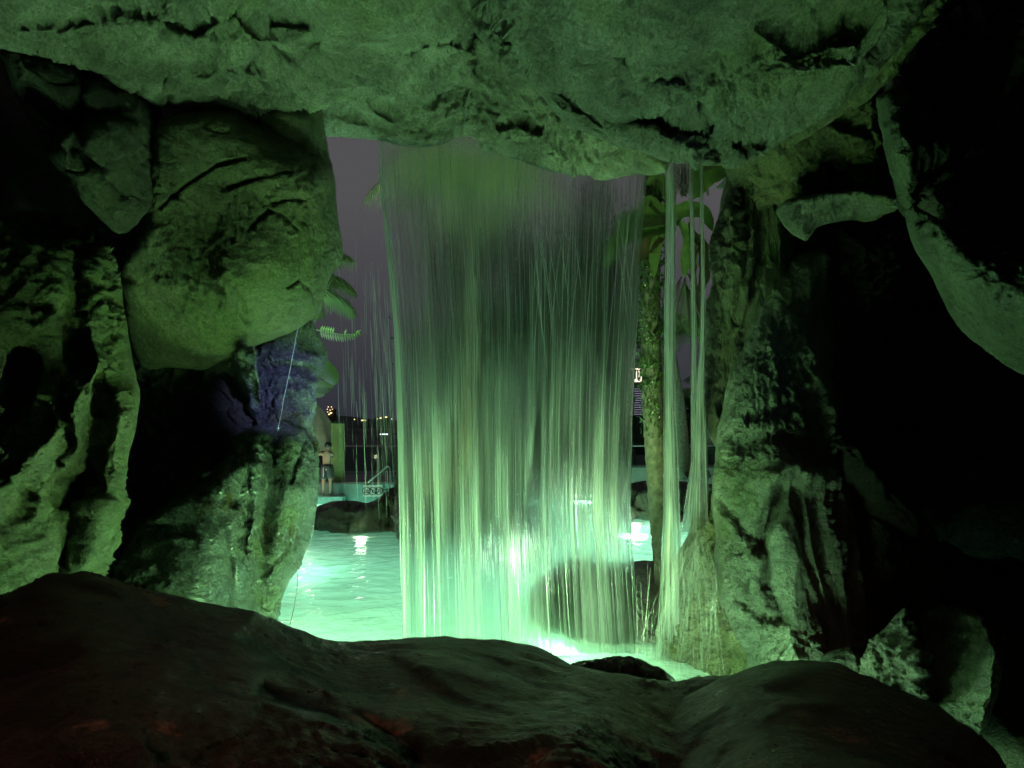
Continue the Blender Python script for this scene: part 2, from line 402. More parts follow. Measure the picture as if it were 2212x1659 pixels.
    tl = N(nt, 'BsdfTranslucent'); tl.inputs[0].default_value = (0.68, 0.84, 0.75, 1); L(bp.outputs[0], tl.inputs['Normal'])
    sc = N(nt, 'MixShader'); sc.inputs[0].default_value = 0.6; L(df.outputs[0], sc.inputs[1]); L(tl.outputs[0], sc.inputs[2])
    b1 = N(nt, 'MixShader'); b1.inputs[0].default_value = 0.50; L(b0.outputs[0], b1.inputs[1]); L(sc.outputs[0], b1.inputs[2])
    gl = N(nt, 'BsdfGlossy', Roughness=0.06); L(bp.outputs[0], gl.inputs['Normal'])
    fr = N(nt, 'Fresnel', IOR=1.33); L(bp.outputs[0], fr.inputs['Normal'])
    b2 = N(nt, 'MixShader'); L(fr.outputs[0], b2.inputs[0]); L(b1.outputs[0], b2.inputs[1]); L(gl.outputs[0], b2.inputs[2])
    o = N(nt, 'OutputMaterial'); L(b2.outputs[0], o.inputs[0]); M['pool'] = m
water_mats()

M['floor'] = plain('pool_floor', (0.46, 0.74, 0.68), 0.6, scale=1.5, var=0.12)
M['pale'] = plain('pale_render', (0.55, 0.56, 0.50), 0.7, scale=3)
M['teal'] = plain('glazed_wall', (0.20, 0.38, 0.36), 0.4, scale=6)
M['stone'] = plain('deck_stone', (0.16, 0.15, 0.14), 0.7, scale=4)
M['steel'] = plain('brushed_steel', (0.6, 0.6, 0.6), 0.25, 1.0, 0.05)
M['black'] = plain('black_housing', (0.02, 0.02, 0.02), 0.4)
M['cable'] = plain('cable', (0.02, 0.03, 0.02), 0.5)
M['white'] = plain('white_panel', (0.78, 0.80, 0.80), 0.5, var=0.04)
M['ink'] = plain('black_print', (0.02, 0.02, 0.02), 0.6)
M['skin'] = plain('skin', (0.36, 0.25, 0.19), 0.55, var=0.08, scale=14)
M['hair'] = plain('hair', (0.012, 0.010, 0.010), 0.5, scale=60, bump=0.4)
M['shorts'] = plain('dark_shorts', (0.015, 0.018, 0.022), 0.7, scale=20, bump=0.3)
M['stripe'] = plain('white_piping', (0.6, 0.6, 0.6), 0.7)
M['canvas'] = plain('canvas', (0.52, 0.48, 0.38), 0.8, scale=5, bump=0.3, trans=0.15)
M['postc'] = plain('post_paint', (0.30, 0.36, 0.14), 0.6, scale=7)
M['leaf'] = plain('fern_leaf', (0.28, 0.38, 0.13), 0.4, scale=10, var=0.25, trans=0.3)
M['leafd'] = plain('palm_leaf', (0.085, 0.12, 0.04), 0.45, scale=3, var=0.3, trans=0.25)
M['leafdry'] = plain('dry_leaf', (0.17, 0.11, 0.05), 0.7, scale=8, var=0.3, trans=0.2)
M['treeleaf'] = plain('tree_leaf', (0.035, 0.055, 0.02), 0.5, scale=1.2, var=0.4, trans=0.2)
M['trunk'] = plain('palm_bark', (0.24, 0.22, 0.15), 0.7, scale=14, var=0.4, bump=0.8)
M['bark'] = plain('bark', (0.07, 0.055, 0.04), 0.8, scale=6, var=0.4, bump=0.8)
M['ivy'] = plain('ivy_leaf', (0.07, 0.12, 0.025), 0.3, scale=3, var=0.5, trans=0.2)
M['hill'] = plain('hill', (0.02, 0.023, 0.026), 0.9, scale=0.01)
M['ground'] = plain('ground', (0.03, 0.03, 0.03), 0.9, scale=0.02)
M['tower'] = plain('tower_concrete', (0.62, 0.50, 0.56), 0.7, scale=0.2)
M['tglass'] = plain('tower_glass', (0.03, 0.03, 0.05), 0.2, scale=0.3)
M['slat'] = emit('tower_slab_glow', (0.36, 0.33, 0.46), 0.5)  # city light on the floor slabs put in as a faint glow
M['block'] = plain('dark_block', (0.02, 0.022, 0.022), 0.8, scale=0.1)
m_, nt_ = newmat('rail_glass')
_t = N(nt_, 'BsdfTransparent'); _t.inputs[0].default_value = (0.75, 0.85, 0.84, 1); _g = N(nt_, 'BsdfGlossy', Roughness=0.05); _f = N(nt_, 'Fresnel', IOR=1.2)
_m = N(nt_, 'MixShader'); nt_.links.new(_f.outputs[0], _m.inputs[0]); nt_.links.new(_t.outputs[0], _m.inputs[1]); nt_.links.new(_g.outputs[0], _m.inputs[2])
_o = N(nt_, 'OutputMaterial'); nt_.links.new(_m.outputs[0], _o.inputs[0]); M['glass'] = m_

# ------------------------------------------------------------------ setting: ground, pool, cave shell
def grid_sheet(name, x0, x1, y0, y1, st, z, mat, amp=None):
    xs, ys = np.arange(x0, x1 + st, st), np.arange(y0, y1 + st, st); gx, gy = np.meshgrid(xs, ys)
    V = np.stack([gx.ravel(), gy.ravel(), np.full(gx.size, z)], 1)
    if amp is not None: V[:, 2] += amp(V)
    i = np.arange(gx.size).reshape(gx.shape)
    return mesh_np(name, V, np.stack([i[:-1, :-1], i[:-1, 1:], i[1:, 1:], i[1:, :-1]], -1).reshape(-1, 4), mat)
tag(grid_sheet('ground', -4000, 4000, 27, 6000, 400, -3.0, M['ground']), kind='structure')
tag(grid_sheet('pool_floor', -13, 13, 2.2, 30, 0.5, -1.75, M['floor'], lambda V: 0.05 * pn(V * 0.6, 3)), kind='structure')
def waves(V):
    p = V * np.array([1.0, 1.9, 1]); r = np.hypot(V[:, 0] - 0.3, V[:, 1] - 7.2)
    return 0.018 * fbm(p * 1.6, 3, 21) + 0.010 * pn(p * 5.5, 27) + 0.02 * np.exp(-(r / 1.3) ** 2) * pn(p * 9, 29)
tag(grid_sheet('pool_water', -12.5, 12.5, 2.4, 27, 0.07, 0.0, M['pool'], waves), kind='structure')

def lumpy(name, path, z0, z1, mat, st=0.16, amp=0.35, seed=3):
    """a rock wall that follows a path on plan"""
    pts = []
    for a, b in zip(path[:-1], path[1:]):
        a, b = np.array(a, float), np.array(b, float); n = max(1, int(np.linalg.norm(b - a) / st))
        pts += [a + (b - a) * k / n for k in range(n)]
    pts.append(np.array(path[-1], float)); pts = np.array(pts); zs = np.arange(z0, z1 + st, st)
    X = np.repeat(pts, len(zs), 0); Z = np.tile(zs, len(pts)); V = np.column_stack([X, Z])
    off = amp * fbm(V * 0.6, 3, seed) + 0.5 * amp * facets(V * 1.1, seed + 4)
    nr = np.gradient(pts, axis=0); nr = np.stack([-nr[:, 1], nr[:, 0]], 1); nr /= (np.linalg.norm(nr, axis=1)[:, None] + 1e-9)
    V[:, :2] += np.repeat(nr, len(zs), 0) * off[:, None]
    i = np.arange(len(V)).reshape(len(pts), len(zs))
    return mesh_np(name, V, np.stack([i[:-1, :-1], i[1:, :-1], i[1:, 1:], i[:-1, 1:]], -1).reshape(-1, 4), mat)
tag(lumpy('cave_wall', [(-2.9, 7.5), (-5.6, 7.3), (-6.0, 3), (-5.5, -3), (-2, -4.2), (4, -4.2), (8, -3), (10.5, 3), (10.5, 9), (7, 11.5), (4.0, 10.5), (2.9, 7.6)], -1.3, 6.6, M['cave']), kind='structure')
_x, _y = np.meshgrid(np.arange(-6.6, 11.2, 0.25), np.arange(-4.8, 12.2, 0.25))
_V = np.stack([_x.ravel(), _y.ravel(), np.full(_x.size, 6.3)], 1); _V[:, 2] += 0.3 * fbm(_V * 0.5, 3, 8)
_i = np.arange(_x.size).reshape(_x.shape); _c = np.stack([_i[:-1, :-1], _i[:-1, 1:], _i[1:, 1:], _i[1:, :-1]], -1).reshape(-1, 4)
_cy, _cx = _V[_c[:, 0], 1], _V[_c[:, 0], 0]
_c = _c[(_cy < 6.8) | (_cx > 3.2)]
tag(mesh_np('cave_ceiling', _V, _c, M['cave']), kind='structure')

_x, _y = np.meshgrid(np.arange(2.75, 10.9, 0.15), np.arange(-4.2, 10.6, 0.15)); _V = np.stack([_x.ravel(), _y.ravel(), np.zeros(_x.size)], 1)
_V[:, 2] = 0.25 + 0.25 * fbm(_V * 0.7, 3, 61) + 0.15 * facets(_V * 1.2, 62) - 1.6 * np.clip(3.2 - _V[:, 0], 0, 1); _i = np.arange(_x.size).reshape(_x.shape)
tag(mesh_np('cave_floor', _V, np.stack([_i[:-1, :-1], _i[:-1, 1:], _i[1:, 1:], _i[1:, :-1]], -1).reshape(-1, 4), M['cave']), kind='structure')
# ------------------------------------------------------------------ cave rocks
rock('ceiling_slab', 'broad smooth rock slab hanging over the upper left, above the big boulder', 'rock slab',
     [(-120, -140), (1075, -140), (1045, 20), (1020, 80), (1030, 160), (960, 185), (900, 188), (850, 196), (760, 210), (690, 228), (620, 240), (560, 251), (500, 258), (440, 250), (395, 232), (330, 212), (270, 195), (200, 165), (120, 135), (60, 120), (0, 106), (-120, 95)],
     [(-100, 90, 4.1), (0, 106, 4.3), (270, 195, 5.2), (500, 255, 5.7), (690, 228, 6.1), (960, 185, 6.4), (-100, -140, 3.5), (300, -140, 3.8), (700, -140, 4.1), (1050, -140, 4.4), (550, 100, 5.05), (200, 40, 4.45), (800, 80, 5.35), (1000, 90, 5.75)],
     M['ceil'], rim=70, edge=0.35, thick=0.9, seed=2, lump=0.24, facet=0.07, fine=1.5, chips=1.3,
     creases=[([(0, 60), (180, 40), (330, 10)], 22, 0.10), ([(360, 150), (520, 130), (640, 185), (700, 160)], 26, 0.09), ([(330, 30), (420, 60), (500, 40)], 16, 0.06), ([(600, 10), (690, 70), (640, 120)], 26, 0.10), ([(500, 30), (570, 60), (650, 50)], 30, 0.16), ([(880, 90), (940, 60), (1000, 90)], 20, 0.10)])
rock('lintel_rock', 'low rock lip over the opening that the broad water curtain pours from', 'rock slab',
     [(655, 205), (760, 180), (900, 150), (1010, 60), (1110, 100), (1250, 190), (1380, 300), (1452, 345), (1440, 373), (1395, 381), (1330, 377), (1250, 381), (1190, 370), (1120, 346), (1042, 326), (1036, 302), (1015, 292), (985, 298), (960, 312), (905, 323), (850, 312), (790, 300), (740, 293), (705, 298), (682, 262)],
     [(700, 290, 7.0), (900, 320, 7.0), (1200, 370, 7.0), (1430, 370, 6.9), (690, 200, 6.5), (900, 160, 6.4), (1020, 80, 6.1), (1150, 140, 6.3), (1350, 300, 6.6), (900, 240, 6.7), (1100, 250, 6.62), (1250, 310, 6.75)],
     M['ceil'], rim=26, edge=0.22, thick=0.5, seed=3, lump=0.10, facet=0.06, fine=1.9, chips=1.4,
     creases=[([(830, 235), (900, 280), (960, 290)], 20, 0.10), ([(1015, 190), (1003, 240), (1000, 300)], 7, -0.03), ([(1080, 270), (1120, 262), (1160, 280)], 8, 0.09), ([(690, 228), (800, 268), (905, 312)], 14, 0.06)])
rock('ceiling_slab', 'huge tilted rock slab across the upper right of the cave roof', 'rock slab',
     [(1020, -140), (2030, -140), (2020, -40), (1985, 40), (1940, 110), (1890, 165), (1800, 235), (1700, 300), (1640, 340), (1590, 356), (1530, 359), (1470, 353), (1440, 350), (1330, 315), (1240, 275), (1200, 245), (1150, 190), (1080, 130), (1030, 75), (1012, 20)],
     [(1500, 355, 5.75), (1590, 350, 5.7), (1330, 312, 5.8), (1200, 245, 5.7), (1040, 80, 5.25), (1890, 165, 4.9), (2000, 0, 4.35), (1020, -140, 4.2), (1500, -140, 3.95), (2000, -140, 3.8), (1400, 100, 4.75), (1600, 200, 5.05), (1750, 60, 4.5), (1150, 60, 4.85), (1420, 260, 5.5)],
     M['rough'], rim=60, edge=0.35, thick=0.9, seed=4, lump=0.20, facet=0.06, fine=2.0, chips=1.4,
     creases=[([(1330, 120), (1400, 170), (1475, 178)], 5, 0.07), ([(1230, 170), (1330, 245), (1430, 255), (1520, 295), (1560, 340)], 22, 0.32), ([(1060, 50), (1130, 135), (1210, 205), (1300, 270)], 16, 0.20), ([(1520, 240), (1560, 300), (1640, 320)], 13, 0.14), ([(1380, 235), (1470, 245), (1540, 280)], 12, 0.12), ([(1660, 40), (1740, 90), (1860, 70)], 30, 0.12), ([(1250, 160), (1350, 215), (1500, 220), (1700, 190), (1860, 130)], 50, -0.10)])
rock('rock_rib', 'thin dark rib of rock running under the right slab edge', 'rock',
     [(1560, 335), (1700, 255), (1890, 120), (2010, -60), (2075, -60), (2000, 70), (1930, 165), (1880, 215), (1780, 275), (1690, 325), (1610, 363), (1560, 366)],
     [(1580, 350, 6.3), (1740, 280, 5.9), (1900, 170, 5.3), (2040, -40, 4.7)], M['olive'], rim=26, edge=0.2, thick=0.3, seed=5, lump=0.05, facet=0.05)
rock('side_wall_rock', 'dim pitted wall rock below the right slab, above the bright ledge', 'rock',
     [(1560, 345), (1700, 280), (1880, 180), (1925, 230), (1930, 330), (1945, 440), (1880, 480), (1780, 470), (1700, 520), (1640, 500), (1590, 430)],
     [(1580, 360, 6.9), (1700, 320, 6.5), (1880, 210, 6.0), (1930, 420, 6.2), (1700, 500, 6.9)], M['olive'], rim=50, edge=0.3, thick=0.5, seed=6, lump=0.12, facet=0.10, fine=1.8,
     creases=[([(1740, 390), (1790, 370), (1800, 410)], 10, 0.12)])
rock('ledge_rock', 'pale green pointed ledge jutting from the right wall over the black hollow', 'rock',
     [(1673, 458), (1700, 432), (1760, 418), (1850, 412), (1935, 425), (1945, 455), (1880, 470), (1810, 478), (1765, 488), (1742, 524), (1715, 512), (1692, 488)],
     [(1690, 460, 6.1), (1800, 430, 6.1), (1930, 440, 5.9), (1740, 515, 6.5), (1850, 470, 6.4)], M['rough'], rim=22, edge=0.15, thick=0.5, seed=7, lump=0.06, facet=0.05)
rock('leaning_slab', 'angular leaning slab high on the right wall with a bright left face', 'rock',
     [(1893, 205), (1930, 192), (1965, 200), (2010, 240), (2072, 312), (2062, 332), (2005, 390), (1968, 446), (1944, 424), (1918, 345), (1897, 260)],
     [(1895, 220, 5.4), (1945, 300, 5.0), (1965, 430, 5.2), (2060, 320, 5.15), (1990, 240, 5.05)], M['mossy'], rim=26, edge=0.2, thick=0.5, seed=8, lump=0.05, facet=0.07,
     creases=[([(1920, 200), (1955, 320), (1965, 430)], 14, -0.06)])
rock('hanging_rock', 'long rock with a bright curved lower edge hanging at the far right', 'rock',
     [(1952, 462), (1972, 440), (1998, 452), (2050, 480), (2130, 520), (2330, 540), (2330, 900), (2225, 818), (2150, 778), (2085, 725), (2042, 662), (2012, 592), (1972, 535)],
     [(1958, 470, 5.0), (2042, 662, 4.95), (2150, 778, 4.9), (2250, 835, 4.85), (1995, 480, 4.62), (2085, 615, 4.52), (2150, 690, 4.48), (2250, 750, 4.45), (2330, 600, 4.15), (2130, 530, 4.42), (2330, 880, 4.6)], M['mossy'], rim=60, edge=0.35, thick=0.6, seed=9, lump=0.06, facet=0.04, fine=2.2, chips=1.5)
# right pillar
rock('trunk_rock', 'ribbed bark-like rock column right of the thin streams, tapering to a point', 'rock',
     [(1585, 345), (1650, 360), (1700, 430), (1720, 560), (1680, 690), (1615, 800), (1575, 890), (1549, 978), (1530, 930), (1514, 890), (1521, 800), (1508, 700), (1540, 620), (1530, 540), (1546, 480), (1562, 410)],
     [(1560, 420, 7.2), (1640, 500, 6.9), (1530, 700, 7.2), (1600, 650, 6.85), (1549, 970, 6.8), (1700, 560, 6.9)], M['trunkrock'], rim=34, edge=0.3, thick=0.5, seed=10, lump=0.08, facet=0.035, fine=1.3, chips=0.5, cracks=0.5, stretch=(2.4, 2.4, 0.6),
     creases=[([(1600, 380), (1610, 520), (1590, 700)], 8, 0.08), ([(1640, 420), (1645, 560), (1600, 740)], 8, 0.08), ([(1570, 480), (1565, 640), (1550, 800)], 6, 0.05)])
rock('root_pillar', 'massive fluted pillar of rock like spreading roots right of the opening', 'rock',
     [(1720, 540), (1650, 650), (1592, 770), (1562, 860), (1549, 950), (1541, 1020), (1533, 1090), (1545, 1140), (1540, 1200), (1549, 1290), (1580, 1360), (1610, 1420), (1630, 1560), (1930, 1560), (1872, 1400), (1868, 1250), (1852, 1120), (1825, 1010), (1835, 900), (1806, 780), (1800, 640), (1790, 530)],
     [(1720, 560, 6.7), (1550, 950, 6.5), (1540, 1150, 6.4), (1580, 1400, 6.0), (1640, 1000, 6.0), (1700, 1000, 5.85), (1700, 1200, 5.75), (1720, 1440, 5.45), (1830, 1000, 6.5), (1870, 1300, 6.3), (1800, 640, 6.9), (1680, 800, 6.3), (1800, 1480, 5.5), (1640, 1500, 5.6)],
     M['rough'], rim=60, edge=0.45, thick=0.9, seed=11, lump=0.08, facet=0.03, fine=1.1, chips=0.5, cracks=0.5, stretch=(1.7, 1.7, 0.6),
     creases=[([(1690, 1060), (1650, 1150), (1660, 1260), (1690, 1330)], 16, 0.180), ([(1640, 1180), (1590, 1120), (1560, 1080)], 12, 0.090), ([(1720, 1060), (1740, 1200), (1800, 1380)], 14, 0.132), ([(1760, 1080), (1790, 1220), (1830, 1400)], 14, 0.150),
              ([(1800, 1060), (1840, 1200), (1850, 1380)], 12, 0.132), ([(1600, 960), (1680, 940), (1760, 990), (1820, 1000)], 16, 0.132), ([(1620, 900), (1700, 880), (1740, 850)], 14, 0.090), ([(1650, 1040), (1720, 1000), (1790, 1040)], 20, -0.108),
              ([(1700, 1330), (1720, 1420)], 20, -0.072), ([(1600, 1300), (1640, 1330), (1690, 1340)], 9, 0.060), ([(1760, 860), (1770, 960)], 14, 0.120)])
rock('rock_limb', 'mossy rock limb slanting down to the right from the fluted pillar', 'rock',
     [(1760, 960), (1800, 925), (1850, 965), (1895, 1020), (1950, 1080), (2020, 1150), (2040, 1200), (1960, 1195), (1890, 1150), (1830, 1110), (1780, 1070)],
     [(1780, 1000, 6.5), (1860, 1030, 6.5), (1900, 1120, 6.9), (2020, 1180, 7.4)], M['dark'], rim=40, edge=0.3, thick=0.4, seed=12, lump=0.08, facet=0.06, fine=1.4)
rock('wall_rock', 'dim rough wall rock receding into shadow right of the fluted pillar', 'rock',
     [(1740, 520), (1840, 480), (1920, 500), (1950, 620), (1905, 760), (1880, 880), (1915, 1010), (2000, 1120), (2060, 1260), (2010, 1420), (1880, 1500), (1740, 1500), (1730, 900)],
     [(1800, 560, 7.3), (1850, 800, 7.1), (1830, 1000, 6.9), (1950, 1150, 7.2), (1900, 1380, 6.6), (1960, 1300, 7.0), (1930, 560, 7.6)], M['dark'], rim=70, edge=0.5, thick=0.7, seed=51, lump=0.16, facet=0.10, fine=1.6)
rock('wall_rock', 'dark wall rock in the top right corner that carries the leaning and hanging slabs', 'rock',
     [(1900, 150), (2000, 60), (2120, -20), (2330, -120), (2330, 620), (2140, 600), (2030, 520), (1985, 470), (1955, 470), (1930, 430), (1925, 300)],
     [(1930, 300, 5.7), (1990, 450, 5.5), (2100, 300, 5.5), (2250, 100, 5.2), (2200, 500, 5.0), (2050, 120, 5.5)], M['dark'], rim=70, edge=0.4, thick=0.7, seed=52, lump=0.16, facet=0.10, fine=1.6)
rock('splash_rock', 'sloping yellowish wet rock that the narrow streams splash onto', 'rock',
     [(1500, 1118), (1530, 1050), (1570, 1090), (1610, 1300), (1660, 1560), (1370, 1560), (1440, 1380), (1432, 1290), (1458, 1215)],
     [(1515, 1090, 7.1), (1560, 1150, 6.8), (1470, 1250, 7.1), (1550, 1300, 6.6), (1430, 1440, 7.0), (1560, 1450, 6.35), (1640, 1540, 6.0)], M['olive'], rim=40, edge=0.3, thick=0.8, seed=13, lump=0.10, facet=0.07, fine=1.4,
     creases=[([(1545, 1180), (1555, 1200), (1548, 1240)], 6, 0.06)])
# left side
rock('great_boulder', 'great hanging boulder left of the waterfall, its cracked face olive green', 'boulder',
     [(335, 262), (420, 236), (500, 240), (580, 232), (640, 222), (694, 228), (700, 270), (710, 330), (727, 400), (729, 470), (742, 562), (706, 610), (692, 680), (642, 712), (560, 745), (500, 775), (440, 801), (380, 798), (310, 795), (287, 760), (275, 680), (268, 600), (262, 550), (310, 490), (316, 400), (322, 330)],
     [(340, 270, 5.35), (300, 560, 5.65), (450, 500, 5.58), (600, 420, 5.60), (600, 260, 5.70), (690, 240, 6.3), (665, 400, 5.8), (735, 560, 6.65), (722, 400, 6.5), (640, 600, 5.85), (500, 700, 5.88), (350, 640, 5.78), (300, 780, 6.4), (400, 790, 6.5), (560, 742, 6.4), (690, 660, 6.45), (420, 300, 5.35)],
     M['olive'], rim=36, edge=0.25, thick=0.9, seed=14, lump=0.04, facet=0.015, fine=0.55, chips=0.35, cracks=0.3,
     creases=[([(345, 450), (400, 400), (470, 355), (530, 342)], 3.4, 0.045), ([(480, 410), (530, 392), (610, 375), (640, 372)], 3.4, 0.045), ([(535, 500), (560, 470), (580, 455), (610, 465), (645, 500)], 3.4, 0.04), ([(590, 440), (620, 432), (660, 432)], 3.4, 0.035),
              ([(620, 620), (645, 605), (665, 625)], 5, 0.07), ([(690, 240), (682, 400), (660, 500), (680, 600)], 9, -0.06), ([(475, 600), (500, 660), (530, 710)], 14, -0.10), ([(505, 620), (530, 690)], 8, 0.08), ([(540, 250), (610, 300), (680, 330)], 30, 0.30),
              ([(290, 620), (325, 690), (370, 740), (440, 762), (520, 738)], 11, -0.05)])
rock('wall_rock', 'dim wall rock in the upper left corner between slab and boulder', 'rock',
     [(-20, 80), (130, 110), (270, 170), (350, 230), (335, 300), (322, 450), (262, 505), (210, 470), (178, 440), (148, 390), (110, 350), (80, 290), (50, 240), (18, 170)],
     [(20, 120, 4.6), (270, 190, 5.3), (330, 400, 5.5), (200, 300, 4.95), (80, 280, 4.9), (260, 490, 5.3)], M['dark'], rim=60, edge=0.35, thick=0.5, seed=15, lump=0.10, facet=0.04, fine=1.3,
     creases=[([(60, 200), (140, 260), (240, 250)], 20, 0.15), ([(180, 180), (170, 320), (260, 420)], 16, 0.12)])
rock('ridged_rock', 'ridged rock mass at the far left edge with bright green slanting folds', 'rock',
     [(-120, 470), (40, 452), (110, 458), (170, 478), (215, 500), (248, 560), (262, 600), (272, 680), (282, 760), (306, 850), (292, 930), (277, 1000), (258, 1100), (241, 1160), (222, 1220), (205, 1250), (190, 1420), (-120, 1420)],
     [(0, 480, 5.0), (200, 500, 5.5), (100, 480, 5.25), (270, 700, 5.35), (290, 860, 5.2), (200, 1240, 4.8), (0, 800, 4.4), (120, 760, 4.75), (60, 1000, 4.45), (180, 900, 4.7), (220, 1040, 4.85), (0, 1250, 4.1), (-100, 700, 4.3), (-100, 1300, 3.8), (150, 620, 4.95), (20, 640, 4.65)],
     M['olive'], rim=40, edge=0.35, thick=0.9, seed=16, lump=0.12, facet=0.055, fine=1.8, chips=1.0, cracks=0.6,
     creases=[([(215, 780), (130, 930), (0, 1060)], 26, -0.13), ([(140, 870), (150, 960), (120, 1000)], 10, 0.18), ([(230, 830), (190, 1000), (120, 1100)], 18, 0.13), ([(270, 900), (240, 1050), (190, 1220)], 24, -0.12), ([(190, 1030), (150, 1130), (120, 1230)], 20, 0.14), ([(60, 780), (20, 900), (-60, 980)], 18, 0.2), ([(170, 560), (160, 700), (180, 800)], 22, 0.15)])
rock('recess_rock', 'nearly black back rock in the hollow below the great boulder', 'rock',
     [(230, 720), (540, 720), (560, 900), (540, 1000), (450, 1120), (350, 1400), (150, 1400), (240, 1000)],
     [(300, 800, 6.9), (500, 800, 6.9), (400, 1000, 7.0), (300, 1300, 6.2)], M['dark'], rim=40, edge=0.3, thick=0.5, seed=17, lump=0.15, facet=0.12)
rock('wet_rock', 'glistening bluish wet rock stacked under the great boulder', 'rock',
     [(545, 790), (560, 742), (622, 700), (664, 688), (692, 735), (713, 768), (702, 798), (686, 828), (684, 880), (677, 920), (690, 985), (560, 1000), (540, 900)],
     [(560, 760, 7.05), (640, 710, 6.95), (710, 770, 7.15), (620, 850, 6.80), (690, 880, 7.05), (620, 960, 6.90), (560, 900, 6.95)], M['wet'], rim=24, edge=0.2, thick=0.6, seed=18, lump=0.06, facet=0.07, fine=1.5, chips=0.5, stretch=(1.4, 1.4, 0.8),
     creases=[([(560, 800), (620, 795), (695, 815)], 9, 0.10), ([(590, 770), (640, 782), (705, 780)], 8, -0.06), ([(560, 915), (620, 900), (680, 915)], 10, -0.08), ([(590, 910), (630, 905)], 6, 0.05)])
rock('side_column', 'narrow upright rock beside the bluish wet rock, green on its left', 'rock',
     [(485, 790), (500, 760), (550, 745), (562, 850), (556, 960), (520, 980), (500, 930), (490, 860)],
     [(490, 800, 7.05), (530, 850, 6.85), (550, 900, 6.95)], M['wet'], rim=18, edge=0.15, thick=0.4, seed=19, lump=0.05, facet=0.06)
rock('streaked_boulder', 'tall wet boulder at the left edge of the opening with a brown streak', 'boulder',
     [(500, 950), (545, 920), (600, 906), (652, 926), (686, 975), (693, 1010), (690, 1060), (684, 1110), (672, 1170), (650, 1215), (625, 1255), (598, 1335), (590, 1450), (180, 1450), (240, 1250), (300, 1130), (350, 1092), (430, 1040), (478, 1000)],
     [(540, 930, 6.35), (640, 930, 6.4), (690, 1020, 6.7), (680, 1130, 6.7), (650, 1060, 6.25), (560, 1100, 6.15), (600, 1330, 6.3), (480, 1100, 5.75), (330, 1130, 5.85), (400, 1250, 5.45), (250, 1280, 5.4), (500, 1400, 5.6), (500, 990, 6.2), (440, 1050, 6.05), (630, 1200, 6.3)],
     M['wet'], rim=34, edge=0.3, thick=0.8, seed=20, lump=0.05, facet=0.03, fine=1.1, chips=0.4,
     creases=[([(595, 935), (590, 1050), (570, 1180), (560, 1300)], 18, 0.16), ([(550, 960), (556, 1080), (540, 1200)], 9, -0.08), ([(540, 1000), (440, 1080), (310, 1130)], 24, -0.12), ([(655, 950), (630, 1040)], 5, 0.07), ([(480, 1120), (500, 1220), (500, 1300)], 10, 0.05), ([(570, 925), (610, 918), (640, 925)], 10, 0.10)])
# lower right rocks
rock('floor_rock', 'low dark rock in the lower right beside the pillar foot', 'rock',
     [(1845, 1470), (1868, 1410), (1925, 1335), (1962, 1308), (1992, 1395), (2020, 1560), (1900, 1560)],
     [(1870, 1450, 4.9), (1950, 1350, 4.7), (1980, 1480, 4.6)], M['dark'], rim=26, edge=0.2, thick=0.5, seed=21, lump=0.05, facet=0.04, fine=1.0, chips=0.6, cracks=0.0)
rock('floor_rock', 'blocky green-tinged rock at the lower right, rightmost on the cave floor', 'rock',
     [(1980, 1350), (2050, 1318), (2135, 1340), (2170, 1420), (2160, 1500), (2120, 1600), (1990, 1600), (1972, 1430)],
     [(1985, 1400, 5.0), (2140, 1360, 4.5), (2060, 1450, 4.6), (2060, 1560, 4.3)], M['mossy'], rim=26, edge=0.2, thick=0.5, seed=22, lump=0.05, facet=0.04, fine=1.0, chips=0.6, cracks=0.0)
rock('floor_rock', 'small rounded dark rock at the foot of the fluted pillar', 'rock',
     [(1760, 1440), (1790, 1402), (1840, 1392), (1870, 1420), (1880, 1500), (1760, 1500)],
     [(1800, 1410, 5.2), (1850, 1480, 5.0)], M['dark'], rim=24, edge=0.2, thick=0.4, seed=23, lump=0.05, facet=0.04, fine=1.0, chips=0.6, cracks=0.0)
